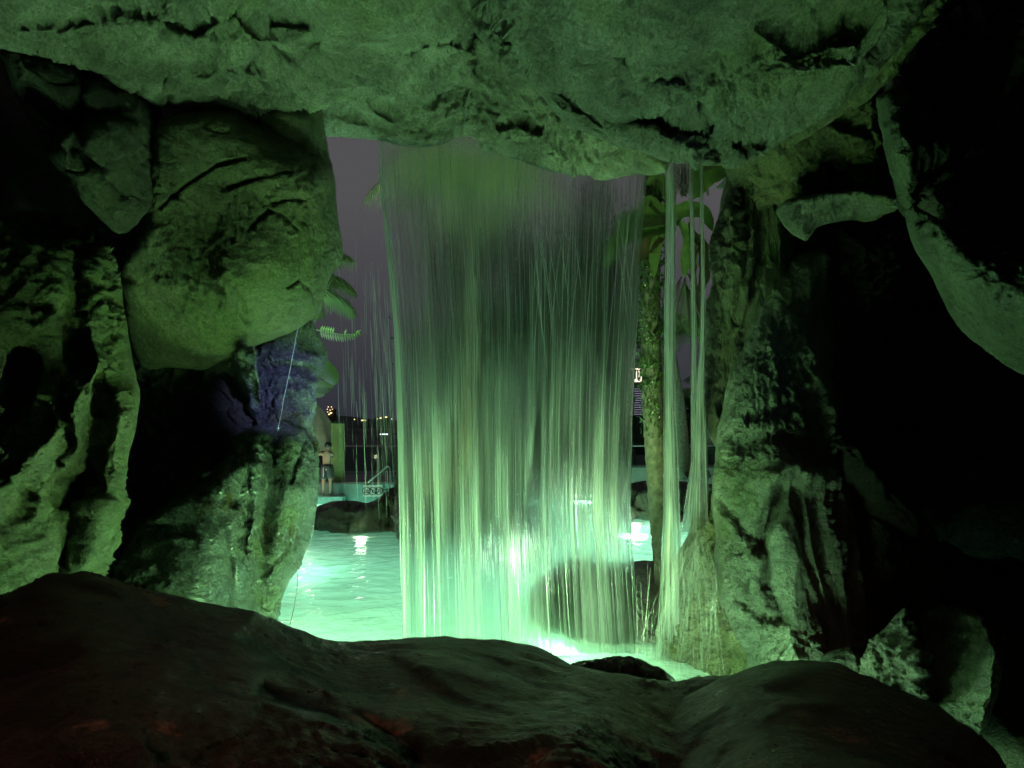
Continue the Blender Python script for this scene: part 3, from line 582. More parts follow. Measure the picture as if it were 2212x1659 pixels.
# ledge in front of the camera
rock('second_ledge', 'black hump of rock behind the front ledge, under the water curtain', 'rock',
     [(1195, 1450), (1240, 1432), (1290, 1424), (1340, 1419), (1390, 1424), (1430, 1445), (1462, 1470), (1480, 1560), (1180, 1560)],
     [(1240, 1435, 3.9), (1400, 1430, 3.9), (1460, 1470, 3.9), (1300, 1520, 3.5)], M['dark'], rim=30, edge=0.25, thick=0.4, seed=24, lump=0.05, facet=0.05)
rock('front_ledge', 'wide dark rock ledge along the bottom, mound on the left, lit saddle in the middle', 'rock ledge',
     [(-900, 1560), (-600, 1440), (-300, 1370), (-150, 1330), (0, 1288), (60, 1262), (110, 1241), (180, 1237), (230, 1250), (290, 1275), (380, 1290), (480, 1308), (560, 1325), (620, 1350), (680, 1374), (740, 1383), (800, 1385), (860, 1380), (920, 1376), (1000, 1377), (1080, 1382), (1150, 1394), (1195, 1412), (1240, 1436), (1310, 1452), (1400, 1466), (1455, 1473), (1560, 1463), (1640, 1455), (1760, 1470), (1760, 1800), (-900, 1800)],
     [(-100, 1310, 2.1), (-600, 1450, 2.1), (-800, 1780, 1.3), (100, 1245, 2.2), (300, 1280, 2.35), (560, 1330, 2.6), (760, 1385, 2.9), (1000, 1380, 3.05), (1200, 1415, 3.2), (1450, 1475, 3.3), (1700, 1480, 3.0), (0, 1780, 1.15), (500, 1780, 1.35), (1000, 1780, 1.55), (1500, 1780, 1.6), (300, 1480, 1.7), (700, 1560, 1.85), (1150, 1480, 2.65), (1250, 1560, 2.05), (950, 1480, 2.4)],
     M['lip'], rim=34, edge=0.18, thick=0.5, step=5.0, seed=25, lump=0.05, facet=0.02, fine=0.35, cracks=0.0, stretch=(1, 1, 1),
     creases=[([(560, 1500), (760, 1560), (900, 1640)], 20, 0.06), ([(850, 1440), (980, 1520), (1100, 1560)], 16, 0.05)])
rock('front_boulder', 'rounded brown boulder in the bottom right corner, nearest the camera', 'boulder',
     [(1430, 1560), (1480, 1500), (1560, 1465), (1605, 1446), (1660, 1431), (1740, 1424), (1800, 1430), (1850, 1450), (1930, 1485), (2000, 1512), (2100, 1572), (2165, 1630), (2230, 1800), (1400, 1800), (1400, 1640)],
     [(1500, 1500, 2.75), (1700, 1435, 2.7), (1850, 1455, 2.6), (2100, 1580, 2.2), (1650, 1600, 1.95), (1900, 1640, 1.75), (1600, 1780, 1.45), (2100, 1780, 1.45)],
     M['lip'], rim=60, edge=0.3, thick=0.6, step=5.0, seed=26, lump=0.05, facet=0.015, fine=0.3, cracks=0.0)
# rocks in the pool
rock('pool_boulder', 'broad smooth boulder standing in the pool behind the right half of the curtain', 'boulder',
     [(1141, 1295), (1152, 1260), (1180, 1235), (1214, 1213), (1246, 1207), (1290, 1212), (1326, 1217), (1380, 1213), (1430, 1212), (1500, 1230), (1530, 1480), (1330, 1450), (1250, 1410), (1180, 1388), (1152, 1355), (1142, 1325)],
     [(1150, 1290, 8.1), (1246, 1210, 8.6), (1400, 1215, 8.6), (1180, 1370, 7.8), (1300, 1310, 7.75), (1300, 1410, 7.45), (1480, 1440, 7.35), (1480, 1300, 7.9)],
     M['smooth'], rim=36, edge=0.4, thick=0.9, seed=27, lump=0.10, facet=0.04, fine=0.6, jit=3)
FAR = [
 ('dark low boulders in the pool beneath the deck sign', [(620, 1130), (690, 1090), (740, 1078), (790, 1087), (815, 1077), (850, 1052), (872, 1060), (900, 1165), (760, 1160), (620, 1155)], 15.6, 31),
 ('green rock hump in the pool behind the left half of the curtain', [(850, 1100), (880, 985), (930, 905), (975, 890), (1020, 930), (1050, 1000), (1060, 1190), (960, 1190), (860, 1180)], 14.0, 32),
 ('knobbly green rock rising behind the middle of the curtain', [(1010, 1000), (1040, 900), (1090, 880), (1130, 930), (1142, 1040), (1138, 1160), (1080, 1188), (1010, 1190)], 14.6, 33),
 ('small dark rock standing in the gap of the curtain', [(1134, 1098), (1150, 1090), (1175, 1092), (1192, 1130), (1192, 1180), (1134, 1182)], 14.3, 34),
 ('tall green rock stack behind the right half of the curtain', [(1190, 1075), (1205, 960), (1240, 870), (1290, 880), (1340, 900), (1372, 980), (1380, 1060), (1300, 1072)], 24.0, 35),
 ('long dark boulder on the far side of the pool behind the palm', [(1296, 1080), (1330, 1048), (1400, 1036), (1480, 1040), (1560, 1045), (1570, 1145), (1480, 1145), (1400, 1132), (1330, 1116)], 17.2, 36),
 ('slim pale rock spire behind the middle of the curtain', [(1132, 880), (1142, 770), (1158, 735), (1168, 690), (1164, 640), (1172, 595), (1188, 588), (1196, 620), (1194, 690), (1206, 735), (1218, 800), (1222, 880), (1216, 1070), (1140, 1070)], 16.0, 37),
]
for lab, ol, d, sd in FAR:
    cx = sum(p[0] for p in ol) / len(ol); cy = sum(p[1] for p in ol) / len(ol)
    top = min(p[1] for p in ol); bot = max(p[1] for p in ol); lf = min(p[0] for p in ol); rt = max(p[0] for p in ol)
    ct = [(cx, cy, d - 0.35), (cx, top, d + 0.3), (lf, cy, d + 0.1), (rt, cy, d + 0.15), (cx, bot, d - 0.45)]
    rock('rock_spire' if 'spire' in lab else 'pool_rock', lab, 'rock', ol, ct, M['rough'] if 'spire' in lab else M['far'], rim=30, edge=0.7, thick=1.2, step=3.0, seed=sd, lump=0.25, facet=0.22, fine=1.5, jit=4, group=None)

# ------------------------------------------------------------------ lamps
def pool_lamp(x, y, z, power, col, label, group, tilt=0.0, size=0.12, lens=6.0, lens_r=0.11):
    t = thing('pool_lamp', (x, y, z), label, 'pool lamp', group)
    b = MB(); b.tube([(x, y, z - 0.10), (x, y, z - 0.02)], lens_r * 1.25, 18); b.build('housing', M['black'], t)
    b = MB(); b.tube([(x, y, z - 0.02), (x, y, z)], lens_r, 18)
    o = b.build('lens', emit('lamp_lens', col, lens), t)
    l = bpy.data.lights.new('lamp_light', 'POINT'); l.energy = power; l.color = col; l.shadow_soft_size = size
    lo = bpy.data.objects.new('lamp_light', l); C.objects.link(lo); lo.parent = t; lo.location = (0, 0, size + 0.03)
    done(t); return t
# green floods that sit at the waterline behind the front ledge and light the cave
pool_lamp(-0.9, 6.0, 0.12, 290, GREEN, 'green flood lamp at the waterline between streaked boulder and curtain', 'cave floods', size=0.08, lens=12)
pool_lamp(-0.35, 4.3, 0.12, 215, GREEN, 'green flood lamp at the waterline close behind the front ledge', 'cave floods', size=0.10, lens=12)
pool_lamp(1.9, 4.95, 0.12, 85, (0.42, 1.0, 0.44), 'green flood lamp at the foot of the fluted pillar', 'cave floods', size=0.10, lens=12)
for x, lab in ((-1.2, 'on the left'), (0.0, 'in the middle'), (1.2, 'on the right')):  # row added out of sight to brighten the falling water
    t = thing('curtain_fill', (x, 4.7, 0.1), 'unseen green fill light facing the water curtain, ' + lab + ' of its row', 'lamp', 'curtain fills'); b = MB(); b.tube([(x, 4.6, 0.04), (x, 4.72, 0.1)], [0.07, 0.09], 14); b.build('housing', M['black'], t)
    l = bpy.data.lights.new('curtain_fill_light', 'SPOT'); l.energy = 165; l.color = (0.60, 1.0, 0.53); l.spot_size = math.radians(68); l.spot_blend = 0.7; l.shadow_soft_size = 0.06
    lo = bpy.data.objects.new('curtain_fill_light', l); C.objects.link(lo); lo.parent = t; lo.location = (0, 0.11, 0.09); lo.rotation_euler = Vector((0, 2.4, 0.75)).to_track_quat('-Z', 'Y').to_euler(); done(t)
t = thing('foliage_fill', (1.0, 6.0, 0.05), 'unseen green fill light at the foot of the curtain, brightening the palm', 'lamp', 'foliage fills'); b = MB(); b.tube([(1.0, 6.0, -0.2), (1.0, 6.0, 0.05)], 0.08, 12); b.build('housing', M['black'], t)  # added unseen so nest fern and palm trunk come out brighter
l = bpy.data.lights.new('foliage_fill_light', 'SPOT'); l.energy = 220; l.color = (0.58, 1.0, 0.36); l.spot_size = math.radians(60); l.spot_blend = 0.8; l.shadow_soft_size = 0.06
lo = bpy.data.objects.new('foliage_fill_light', l); C.objects.link(lo); lo.parent = t; lo.location = (0, 0, 0.06); lo.rotation_euler = (Vector((1.75, 8.2, 4.0)) - Vector((1.0, 6.0, 0.1))).to_track_quat('-Z', 'Y').to_euler(); done(t)
# underwater lamps under the curtain and across the pool
PL = (0.50, 1.0, 0.60)
UW = [(-1.6, 5.4, 'left of the curtain foot'), (0.0, 5.3, 'below the left of the curtain'), (0.9, 5.1, 'below the right of the curtain'), (-2.9, 7.4, 'behind the streaked boulder'), (0.1, 7.3, 'behind the curtain'), (3.2, 9.6, 'beyond the wet splash rock'),
      (-4.4, 11.6, 'on the left, short of the low dark boulders'), (0.75, 10.2, 'close behind the pool boulder'), (1.5, 10.6, 'beyond the pool boulder'), (3.9, 13.2, 'beyond the palm trunk'), (2.7, 15.9, 'short of the far dark boulder'), (0.4, 20.0, 'in the far arm of the pool'), (2.2, 22.5, 'at the far end of the pool'), (-5.6, 19.6, 'behind the low dark boulders')]
for k, (x, y, lab) in enumerate(UW):
    pool_lamp(x, y, -1.35, 235 if y < 8 else 480, (0.50, 1.0, 0.50) if y < 8 else (0.48, 1.0, 0.68), 'underwater lamp ' + lab, 'underwater lamps', lens=2, size=0.3)
WH = (0.80, 1.0, 0.66)
for px, py, lab in ((790, 1152, 'bright lamp breaking the water in front of the low dark boulders'), (1115, 1187, 'bright lamp breaking the water at the foot of the knobbly rock'), (1365, 1124, 'bright lamp breaking the water by the far boulder left of the palm'), (1238, 1064, 'farthest bright lamp in the water, with a small jet')):
    d = CAMZ * F / (py - HORIZ); p = P(px, py, d)
    pool_lamp(p[0], p[1] - 0.5, -0.06, 7, WH, lab, 'underwater lamps', lens=5, lens_r=0.16, size=0.1)
t = thing('deck_fill', P(655, 1040, 20.2), 'small warm fill light hidden low on the deck, behind the streaked boulder', 'lamp'); c_ = P(655, 1040, 20.2)  # hidden source added to lift the dark person, post and parasol
b = MB(); b.tube([c_ - (0, 0, 0.4), c_], 0.06, 12); b.build('post', M['black'], t)
b = MB(); b.tube([c_, c_ + (0, 0, 0.1)], 0.07, 12); b.build('lens', emit('deck_fill_lens', (1.0, 0.9, 0.6), 1.5), t)
l = bpy.data.lights.new('deck_fill_light', 'POINT'); l.energy = 16; l.color = (1.0, 0.95, 0.62); l.shadow_soft_size = 0.1
lo = bpy.data.objects.new('deck_fill_light', l); C.objects.link(lo); lo.parent = t; lo.location = (0, 0, 0.25); done(t)
for x, y, pw, lab in ((-1.4, 13.2, 450, 'unseen green fill light at the foot of the tall palm'), (1.9, 15.0, 160, 'unseen green fill light behind the pool boulder')):  # uplights added to brighten the fronds and foliage behind the curtain
    t = thing('foliage_fill', (x, y, 0.3), lab, 'lamp', 'foliage fills'); b = MB(); b.tube([(x, y, 0.0), (x, y, 0.3)], 0.08, 12); b.build('housing', M['black'], t)
    l = bpy.data.lights.new('foliage_fill_light', 'SPOT'); l.energy = pw; l.color = (0.62, 1.0, 0.34); l.spot_size = math.radians(95); l.spot_blend = 0.7; l.shadow_soft_size = 0.08
    lo = bpy.data.objects.new('foliage_fill_light', l); C.objects.link(lo); lo.parent = t; lo.location = (0, 0, 0.05); lo.rotation_euler = (math.radians(180), 0, 0); done(t)
# blue-violet spots added out of view so wet rocks and curtain glint
for src, aim, cone, pw, lab in (((1.5, 0.9, 3.5), P(625, 850, 6.9), 10, 3600, 'unseen blue spot added on the right beside the viewer, aimed at the wet rocks'), ((0.9, -1.2, 4.8), P(1130, 800, 7.1), 40, 90, 'unseen blue spot added high behind the viewer, aimed at the curtain')):
    t = thing('glint_spot', src, lab, 'lamp', 'added blue spots'); dv = Vector(aim) - Vector(src); dv.normalize(); sv_ = Vector(src)
    b = MB(); b.tube([sv_ - dv * 0.16, sv_], [0.05, 0.07], 14); b.build('housing', M['black'], t)
    l = bpy.data.lights.new('glint_spot_light', 'SPOT'); l.energy = pw; l.color = (0.36, 0.42, 1.0); l.spot_size = math.radians(cone); l.spot_blend = 0.8; l.shadow_soft_size = 0.04
    lo = bpy.data.objects.new('glint_spot_light', l); C.objects.link(lo); lo.parent = t; lo.location = dv * 0.02; lo.rotation_euler = dv.to_track_quat('-Z', 'Y').to_euler(); done(t)
# a dim warm lamp in the cave behind the viewer
t = thing('wall_lamp', (-1.0, -1.3, 2.7), 'dim warm bulkhead lamp on the cave wall behind the viewer', 'lamp')
b = MB(); b.tube([(-1.0, -1.4, 2.7), (-1.0, -1.3, 2.7)], 0.10, 16); b.build('housing', M['black'], t)
l = bpy.data.lights.new('wall_light', 'SPOT'); l.energy = 120; l.spot_size = math.radians(58); l.spot_blend = 0.9; l.color = (1.0, 0.42, 0.32); l.shadow_soft_size = 0.08
lo = bpy.data.objects.new('wall_light', l); C.objects.link(lo); lo.parent = t; lo.location = (0, 0.14, 0); lo.rotation_euler = Vector((0.55, 2.5, -1.25)).to_track_quat('-Z', 'Y').to_euler(); done(t)

# ------------------------------------------------------------------ falling water
def strands_mesh(lines, sides=4):
    """lines: list of (pts (n,3), radii (n,)); thin threads of water collected in one mesh"""
    V, Fc, b = [], [], 0
    for pts, r in lines:
        n = len(pts); t = np.gradient(pts, axis=0); t /= (np.linalg.norm(t, axis=1)[:, None] + 1e-9)
        a = np.cross(t, (0.05, 1, 0.02)); a /= (np.linalg.norm(a, axis=1)[:, None] + 1e-9); c = np.cross(t, a)
        for k in range(sides):
            q = 2 * math.pi * k / sides
            V.append(pts + r[:, None] * (a * math.cos(q) + c * math.sin(q)))
        i = np.arange(n - 1)
        for k in range(sides):
            k2 = (k + 1) % sides
            Fc.append(np.stack([b + k * n + i, b + k2 * n + i, b + k2 * n + i + 1, b + k * n + i + 1], 1))
        b += n * sides
    return np.vstack(V), np.vstack(Fc)

EL = np.array([(300, 815), (420, 823), (560, 838), (700, 852), (900, 860), (1100, 866), (1420, 870)], float)
ER = np.array([(300, 1400), (380, 1397), (600, 1383), (900, 1367), (1100, 1362), (1420, 1382)], float)
TOPE = np.array([(815, 297), (905, 318), (960, 308), (1000, 292), (1036, 305), (1050, 325), (1120, 342), (1190, 365), (1250, 376), (1400, 376)], float)
def xl(y): return np.interp(y, EL[:, 0], EL[:, 1])
def xr(y): return np.interp(y, ER[:, 0], ER[:, 1])
def topy(x): return np.interp(x, TOPE[:, 0], TOPE[:, 1]) - 14
CD = 7.12
BASEY = HORIZ + CAMZ / CD * F + 3
wf = thing('waterfall', (0.0, CD, 0.0), 'broad see-through curtain of water falling across the cave opening', 'waterfall')
NU, NV = 420, 150
u = np.repeat(np.linspace(0, 1, NU), NV); v = np.tile(np.linspace(0, 1, NV), NU)
x0 = 815 + u * (1397 - 815); y0 = topy(x0); y = y0 + v * (BASEY - y0)
x = xl(y) + u * (xr(y) - xl(y)) + 2.0 * pn(np.stack([u * 30, v * 2, u * 0], 1), 5)
dd = CD + 0.05 * pn(np.stack([u * 40, v * 1.2, u * 0], 1), 6) + 0.03 * pn(np.stack([u * 150, v * 2.0, u * 0], 1), 7)
s1 = pn(np.stack([u * 15, v * 1.6, u * 0], 1), 11); s2 = pn(np.stack([u * 190, v * 1.8, u * 0 + 3], 1), 12); s3 = pn(np.stack([u * 11, v * 6.0, u * 0 + 8], 1), 13); s4 = pn(np.stack([u * 60, v * 1.0, u * 0 + 8], 1), 14)
base = np.interp(y, [280, 420, 700, 860, 960, 1120, 1250, 1420], [0.045, 0.04, 0.05, 0.13, 0.20, 0.23, 0.12, 0.11])
dens = base * (1 + 0.5 * s1 + 0.55 * s2 + 0.5 * s4 + 1.0 * s3 * np.clip((y - 560) / 300, 0, 1))
gate = np.clip((s1 * 0.8 + s4 * 0.8 + s2 * 0.35 + 0.16) / 0.42, 0, 1); gate = gate * gate * (3 - 2 * gate)
dens *= 1 + np.clip((y - 760) / 380, 0, 1) * (0.22 + 1.15 * gate - 1)
gap = np.clip(1 - np.abs(x - (1166 - (y - 860) * 0.06)) / (5 + np.clip(y - 860, 0, 330) * 0.075) + 0.35 * s2, 0, 1) * np.clip((y - 850) / 60, 0, 1) * np.clip((1190 - y) / 25, 0, 1)
dens *= 1 - np.clip(gap * 1.8, 0, 1) * 0.85
edge_l = np.exp(-((x - xl(y)) / 9.0) ** 2) * np.clip(0.3 + (y - 300) / 900, 0.3, 0.7); dens += edge_l * 0.8
ed = np.clip(np.minimum(u, 1 - u) / 0.004, 0, 1); dens = np.clip(dens * ed, 0.0, 0.9)
q = np.stack([x, y], 1); Vf = view_to_world(q, dd); Vb = view_to_world(q, dd + 0.012)
i = np.arange(NU * NV).reshape(NU, NV); quads = np.stack([i[:-1, :-1], i[:-1, 1:], i[1:, 1:], i[1:, :-1]], -1).reshape(-1, 4)
n_ = NU * NV
rimq = [np.stack([i[0, :-1], i[0, 1:], i[0, 1:] + n_, i[0, :-1] + n_], 1), np.stack([i[-1, :-1], i[-1, 1:], i[-1, 1:] + n_, i[-1, :-1] + n_], 1)]
mesh_np('water_sheet', np.vstack([Vf, Vb]), np.vstack([quads, quads[:, ::-1] + n_] + rimq), M['sheet'], wf, True, {'aeration': np.concatenate([dens, dens])})
lines = []
for k in range(620):
    uu = random.random(); top = float(topy(815 + uu * 582))
    if random.random() < 0.55: ya = top + random.random() ** 2 * 700; L = random.uniform(60, 420)
    else: ya = random.uniform(700, 1250); L = random.uniform(60, 420)
    yb = min(ya + L, BASEY + 4)
    if yb - ya < 25: continue
    ys = np.linspace(ya, yb, 9); ph = random.uniform(0, 6); du = random.uniform(-0.006, 0.006)
    xs = xl(ys) + (uu + du * np.linspace(0, 1, 9)) * (xr(ys) - xl(ys)) + 1.2 * np.sin(ys / 60 + ph) * random.random()
    if np.any((np.abs(xs - (1166 - (ys - 860) * 0.06)) < 4 + np.clip(ys - 860, 0, 330) * 0.07) & (ys > 860) & (ys < 1180)): continue
    dj = CD + random.uniform(-0.10, 0.06)
    r = random.choice((0.0009, 0.0011, 0.0014, 0.0022)) * np.sin(np.linspace(0.15, math.pi - 0.15, 9)) ** 0.5
    lines.append((view_to_world(np.stack([xs, ys], 1), np.full(9, dj)), r))
for k in range(7):          # heavier cords low down
    uu = random.random(); ya = random.uniform(900, 1150); ys = np.linspace(ya, BASEY + 4, 10)
    xs = xl(ys) + uu * (xr(ys) - xl(ys)); xs += 2 * np.sin(ys / 90 + k)
    lines.append((view_to_world(np.stack([xs, ys], 1), np.full(10, CD - 0.04)), np.linspace(0.003, random.uniform(0.005, 0.012), 10)))
for k in range(26):          # stray jets that leave the curtain at a slant
    xa, ya = random.uniform(1120, 1390), random.uniform(385, 560); sl = random.choice((-0.16, -0.1, 0.12, 0.2, 0.26)) if xa < 1330 else random.uniform(-0.2, -0.05)
    ys = np.linspace(ya, ya + random.uniform(80, 300), 9); tt = np.linspace(0, 1, 9); xs = xa + sl * (ys - ya) * (1 - 0.3 * tt)
    lines.append((view_to_world(np.stack([xs, ys], 1), np.full(9, CD - 0.12)), 0.0026 * np.sin(np.linspace(0.2, 2.9, 9))))
V_, F_ = strands_mesh(lines); o = mesh_np('water_strands', V_, F_, M['strand'], wf); tag(o, kind='stuff')
# rope of water on the curtain's left edge
lines = []
for k in range(46):
    ya = random.uniform(290, 1150); ys = np.linspace(ya, min(ya + random.uniform(150, 500), BASEY), 12)
    xs = xl(ys) + random.gauss(4, 4) * np.clip((ys - 280) / 500, 0.15, 1) ; lines.append((view_to_world(np.stack([xs, ys], 1), np.full(12, CD + random.uniform(-0.05, 0.03))), 0.0042 * np.sin(np.linspace(0.25, 2.9, 12))))
V_, F_ = strands_mesh(lines); tag(mesh_np('edge_cord', V_, F_, M['strand'], wf), kind='stuff')
done(wf)
# drips left of the curtain
dr = thing('drip_veil', P(790, 1100, 7.3), 'sparse veil of separate drips left of the water curtain', 'waterfall')
lines = []
for k in range(210):
    xa = random.uniform(728, 850) if random.random() < 0.4 else random.gauss(815, 24)
    if xa > 862 or xa < 725: continue
    ya = random.uniform(560, 1000) if random.random() < 0.8 else random.uniform(320, 900); ys = np.linspace(ya, ya + random.uniform(30, 160), 5)
    xs = xa + np.linspace(0, 3, 5) + 18 * (ys - 560) / 840 * (1 if xa > 790 else 0.2)
    lines.append((view_to_world(np.stack([xs, ys], 1), np.full(5, 7.3 + random.uniform(-0.3, 0.3))), random.choice((0.0007, 0.0010, 0.0016)) * np.array([0.4, 0.9, 1, 0.9, 0.4])))
V_, F_ = strands_mesh(lines); tag(mesh_np('drips', V_, F_, M['strand'], dr), kind='stuff'); done(dr)

def stream(label, path, wpx, nst, dens_v, d0):
    """a narrow falling stream: clear core plus threads"""
    pth = np.array(path, float); t = thing('water_stream', P(pth[-1, 0], pth[-1, 1], d0), label, 'waterfall')
    ys = np.linspace(pth[0, 1], pth[-1, 1], 90); cx = np.interp(ys, pth[:, 1], pth[:, 0]); hw = np.interp(ys, pth[:, 1], wpx)
    V = []; A = []; nk = 22
    for k in range(nk):
        s = k / (nk - 1) * 2 - 1
        for j in range(90):
            px = cx[j] + s * hw[j]; nz_ = pn(np.array([[k * 0.37 + d0, ys[j] / 260.0, wpx[0]], [k * 0.11, ys[j] / 90.0, 5.0 + wpx[0]]]), 77)
            V.append(P(px, ys[j], d0 - 0.04 * math.sqrt(max(0, 1 - s * s)) + 0.004 * nz_[0])); A.append(dens_v * (1 - s * s) * (0.75 + 1.1 * nz_[0] + 0.7 * nz_[1]) * min(1.0, (ys[-1] - ys[j]) / 120.0 + 0.15))
    V2 = [p + np.array([0, 0.06, 0]) for p in V]; i = np.arange(nk * 90).reshape(nk, 90)
    qd = np.stack([i[:-1, :-1], i[:-1, 1:], i[1:, 1:], i[1:, :-1]], -1).reshape(-1, 4)
    mesh_np('water_core', np.array(V + V2), np.vstack([qd, qd[:, ::-1] + nk * 90]), M['sheet'], t, True, {'aeration': np.array(A + A).clip(0, 0.95)})
    ln = []
    for k in range(nst):
        s = random.uniform(-1.05, 1.05); ya = random.uniform(ys[0], ys[-1] - 80); yy = np.linspace(ya, min(ya + random.uniform(80, 400), ys[-1]), 10)
        xs = np.interp(yy, ys, cx) + s * np.interp(yy, ys, hw) + 0.8 * np.sin(yy / 40 + k)
        ln.append((view_to_world(np.stack([xs, yy], 1), np.full(10, d0 - 0.07)), random.choice((0.0012, 0.0018, 0.0028)) * np.sin(np.linspace(0.2, 2.9, 10))))
    v_, f_ = strands_mesh(ln); tag(mesh_np('water_threads', v_, f_, M['strand'], t), kind='stuff'); done(t)
stream('thick white stream falling in front of the palm trunk', [(1447, 330), (1450, 460), (1447, 700), (1448, 900), (1452, 1100), (1452, 1300), (1456, 1450)], [11, 11, 11, 13, 17, 26, 40], 110, 0.50, 6.95)
stream('thin stream between the thick white stream and the ribbed column', [(1494, 340), (1498, 600), (1500, 800), (1506, 1000), (1500, 1150)], [4, 4, 6, 12, 26], 40, 0.45, 7.0)
stream('rightmost thread of water, hugging the ribbed rock column', [(1516, 345), (1519, 560), (1520, 700), (1514, 850), (1512, 1130)], [3, 3, 4, 10, 22], 36, 0.45, 6.95)
# spray that bounces off the wet rock
sp_ = thing('water_spray', P(1480, 1400, 6.6), 'fan of spray and run-off over the wet rock at the foot of the streams', 'waterfall')
lines = []
for k in range(150):
    xa, ya = random.gauss(1505, 14), random.uniform(1110, 1200); vx = random.gauss(-0.32, 0.22) if random.random() < 0.65 else random.uniform(0, 0.42); n = 10
    Ls = random.uniform(60, 330); tt = np.linspace(random.uniform(0, 0.3), 1, n); ys = ya + Ls * tt; xs = xa + vx * Ls * tt * (1.15 - 0.35 * tt)
    ds = np.interp(ys, [1100, 1250, 1450], [6.75, 6.6, 6.35]) - random.uniform(0.0, 0.25)
    lines.append((view_to_world(np.stack([xs, ys], 1), ds), random.choice((0.0006, 0.0009, 0.0013)) * np.sin(np.linspace(0.3, 2.9, n))))
for k in range(120):
    xa, ya = random.uniform(1360, 1560), random.uniform(1180, 1400); n = 8; ys = np.linspace(ya, ya + random.uniform(50, 200), n); xs = xa + random.uniform(-0.12, 0.12) * (ys - ya)
    lines.append((view_to_world(np.stack([xs, ys], 1), np.full(n, random.uniform(6.2, 6.9))), random.choice((0.0006, 0.0009, 0.0013)) * np.sin(np.linspace(0.3, 2.9, n))))
V_, F_ = strands_mesh(lines); tag(mesh_np('spray_threads', V_, F_, M['strand'], sp_), kind='stuff'); done(sp_)
def mist(label, c, r, dens, seed):
    n, m = 24, 14; V, Fc = [], []
    for j in range(m + 1):
        th = math.pi * j / m
        for k in range(n): a = 2 * math.pi * k / n; V.append((c[0] + r[0] * math.sin(th) * math.cos(a), c[1] + r[1] * math.sin(th) * math.sin(a), c[2] + r[2] * math.cos(th)))
    for j in range(m):
        for k in range(n): Fc.append((j * n + k, j * n + (k + 1) % n, (j + 1) * n + (k + 1) % n, (j + 1) * n + k))
    mt, nt = newmat('mist'); L = nt.links.new; tc = N(nt, 'TexCoord'); mp = N(nt, 'Mapping'); mp.inputs['Scale'].default_value = (1 / r[0], 1 / r[1], 1 / r[2]); mp.inputs['Location'].default_value = (0, 0, -1.0); L(tc.outputs['Object'], mp.inputs[0])
    ln = N(nt, 'VectorMath', operation='LENGTH'); L(mp.outputs[0], ln.inputs[0]); fo = N(nt, 'MapRange', interpolation_type='SMOOTHSTEP'); L(ln.outputs['Value'], fo.inputs[0]); fo.inputs[1].default_value = 1.0; fo.inputs[2].default_value = 0.1; fo.inputs[3].default_value = 0; fo.inputs[4].default_value = dens
    nz = N(nt, 'TexNoise', Scale=4.5, Detail=3.0); L(tc.outputs['Object'], nz.inputs['Vector']); nm = N(nt, 'MapRange'); L(nz.outputs[0], nm.inputs[0]); nm.inputs[1].default_value = 0.35; nm.inputs[2].default_value = 0.65
    mu = N(nt, 'Math', operation='MULTIPLY'); L(fo.outputs[0], mu.inputs[0]); L(nm.outputs[0], mu.inputs[1]); vs = N(nt, 'VolumeScatter', Anisotropy=0.2); vs.inputs[0].default_value = (0.95, 0.97, 0.95, 1); L(mu.outputs[0], vs.inputs['Density'])
    o = N(nt, 'OutputMaterial'); L(vs.outputs[0], o.inputs['Volume'])
    tag(mesh_np('mist', np.array(V), Fc, mt), label, 'mist', None, 'stuff')
mist('soft mist over the wet rock at the foot of the narrow streams', P(1500, 1330, 6.55), (0.5, 0.35, 0.8), 3.2, 1)
mist('low mist where the water curtain meets the pool', (0.35, 7.0, 0.25), (1.7, 0.45, 0.75), 1.6, 2)
# trickles on the rocks
def trickle(label, path, d, r):
    b = MB(); pts = []
    for a_, b_ in zip(path[:-1], path[1:]):
        for k in range(5): pts.append((a_[0] + (b_[0] - a_[0]) * k / 5 + random.uniform(-0.8, 0.8), a_[1] + (b_[1] - a_[1]) * k / 5))
    pts.append(path[-1]); b.tube([P(p[0], p[1], d) for p in pts], r, 6); tag(b.build('water_trickle', M['strand'], None, True), label, 'trickle')
trickle('thin trickle falling from the great boulder past the bluish wet rock', [(645, 700), (630, 780), (615, 850), (600, 930)], 6.0, 0.0025)
trickle('short bright trickle running down the rock lip above the curtain', [(1016, 195), (1008, 225), (1002, 290)], 6.45, 0.007)
b = MB(); b.tube([P(640, 1205, 6.6), P(643, 1260, 6.62), P(636, 1310, 6.66), P(626, 1350, 6.7)], 0.0035, 6); tag(b.build('cable', M['cable'], None, True), 'thin dark cable hanging in front of the pool by the streaked boulder', 'cable')

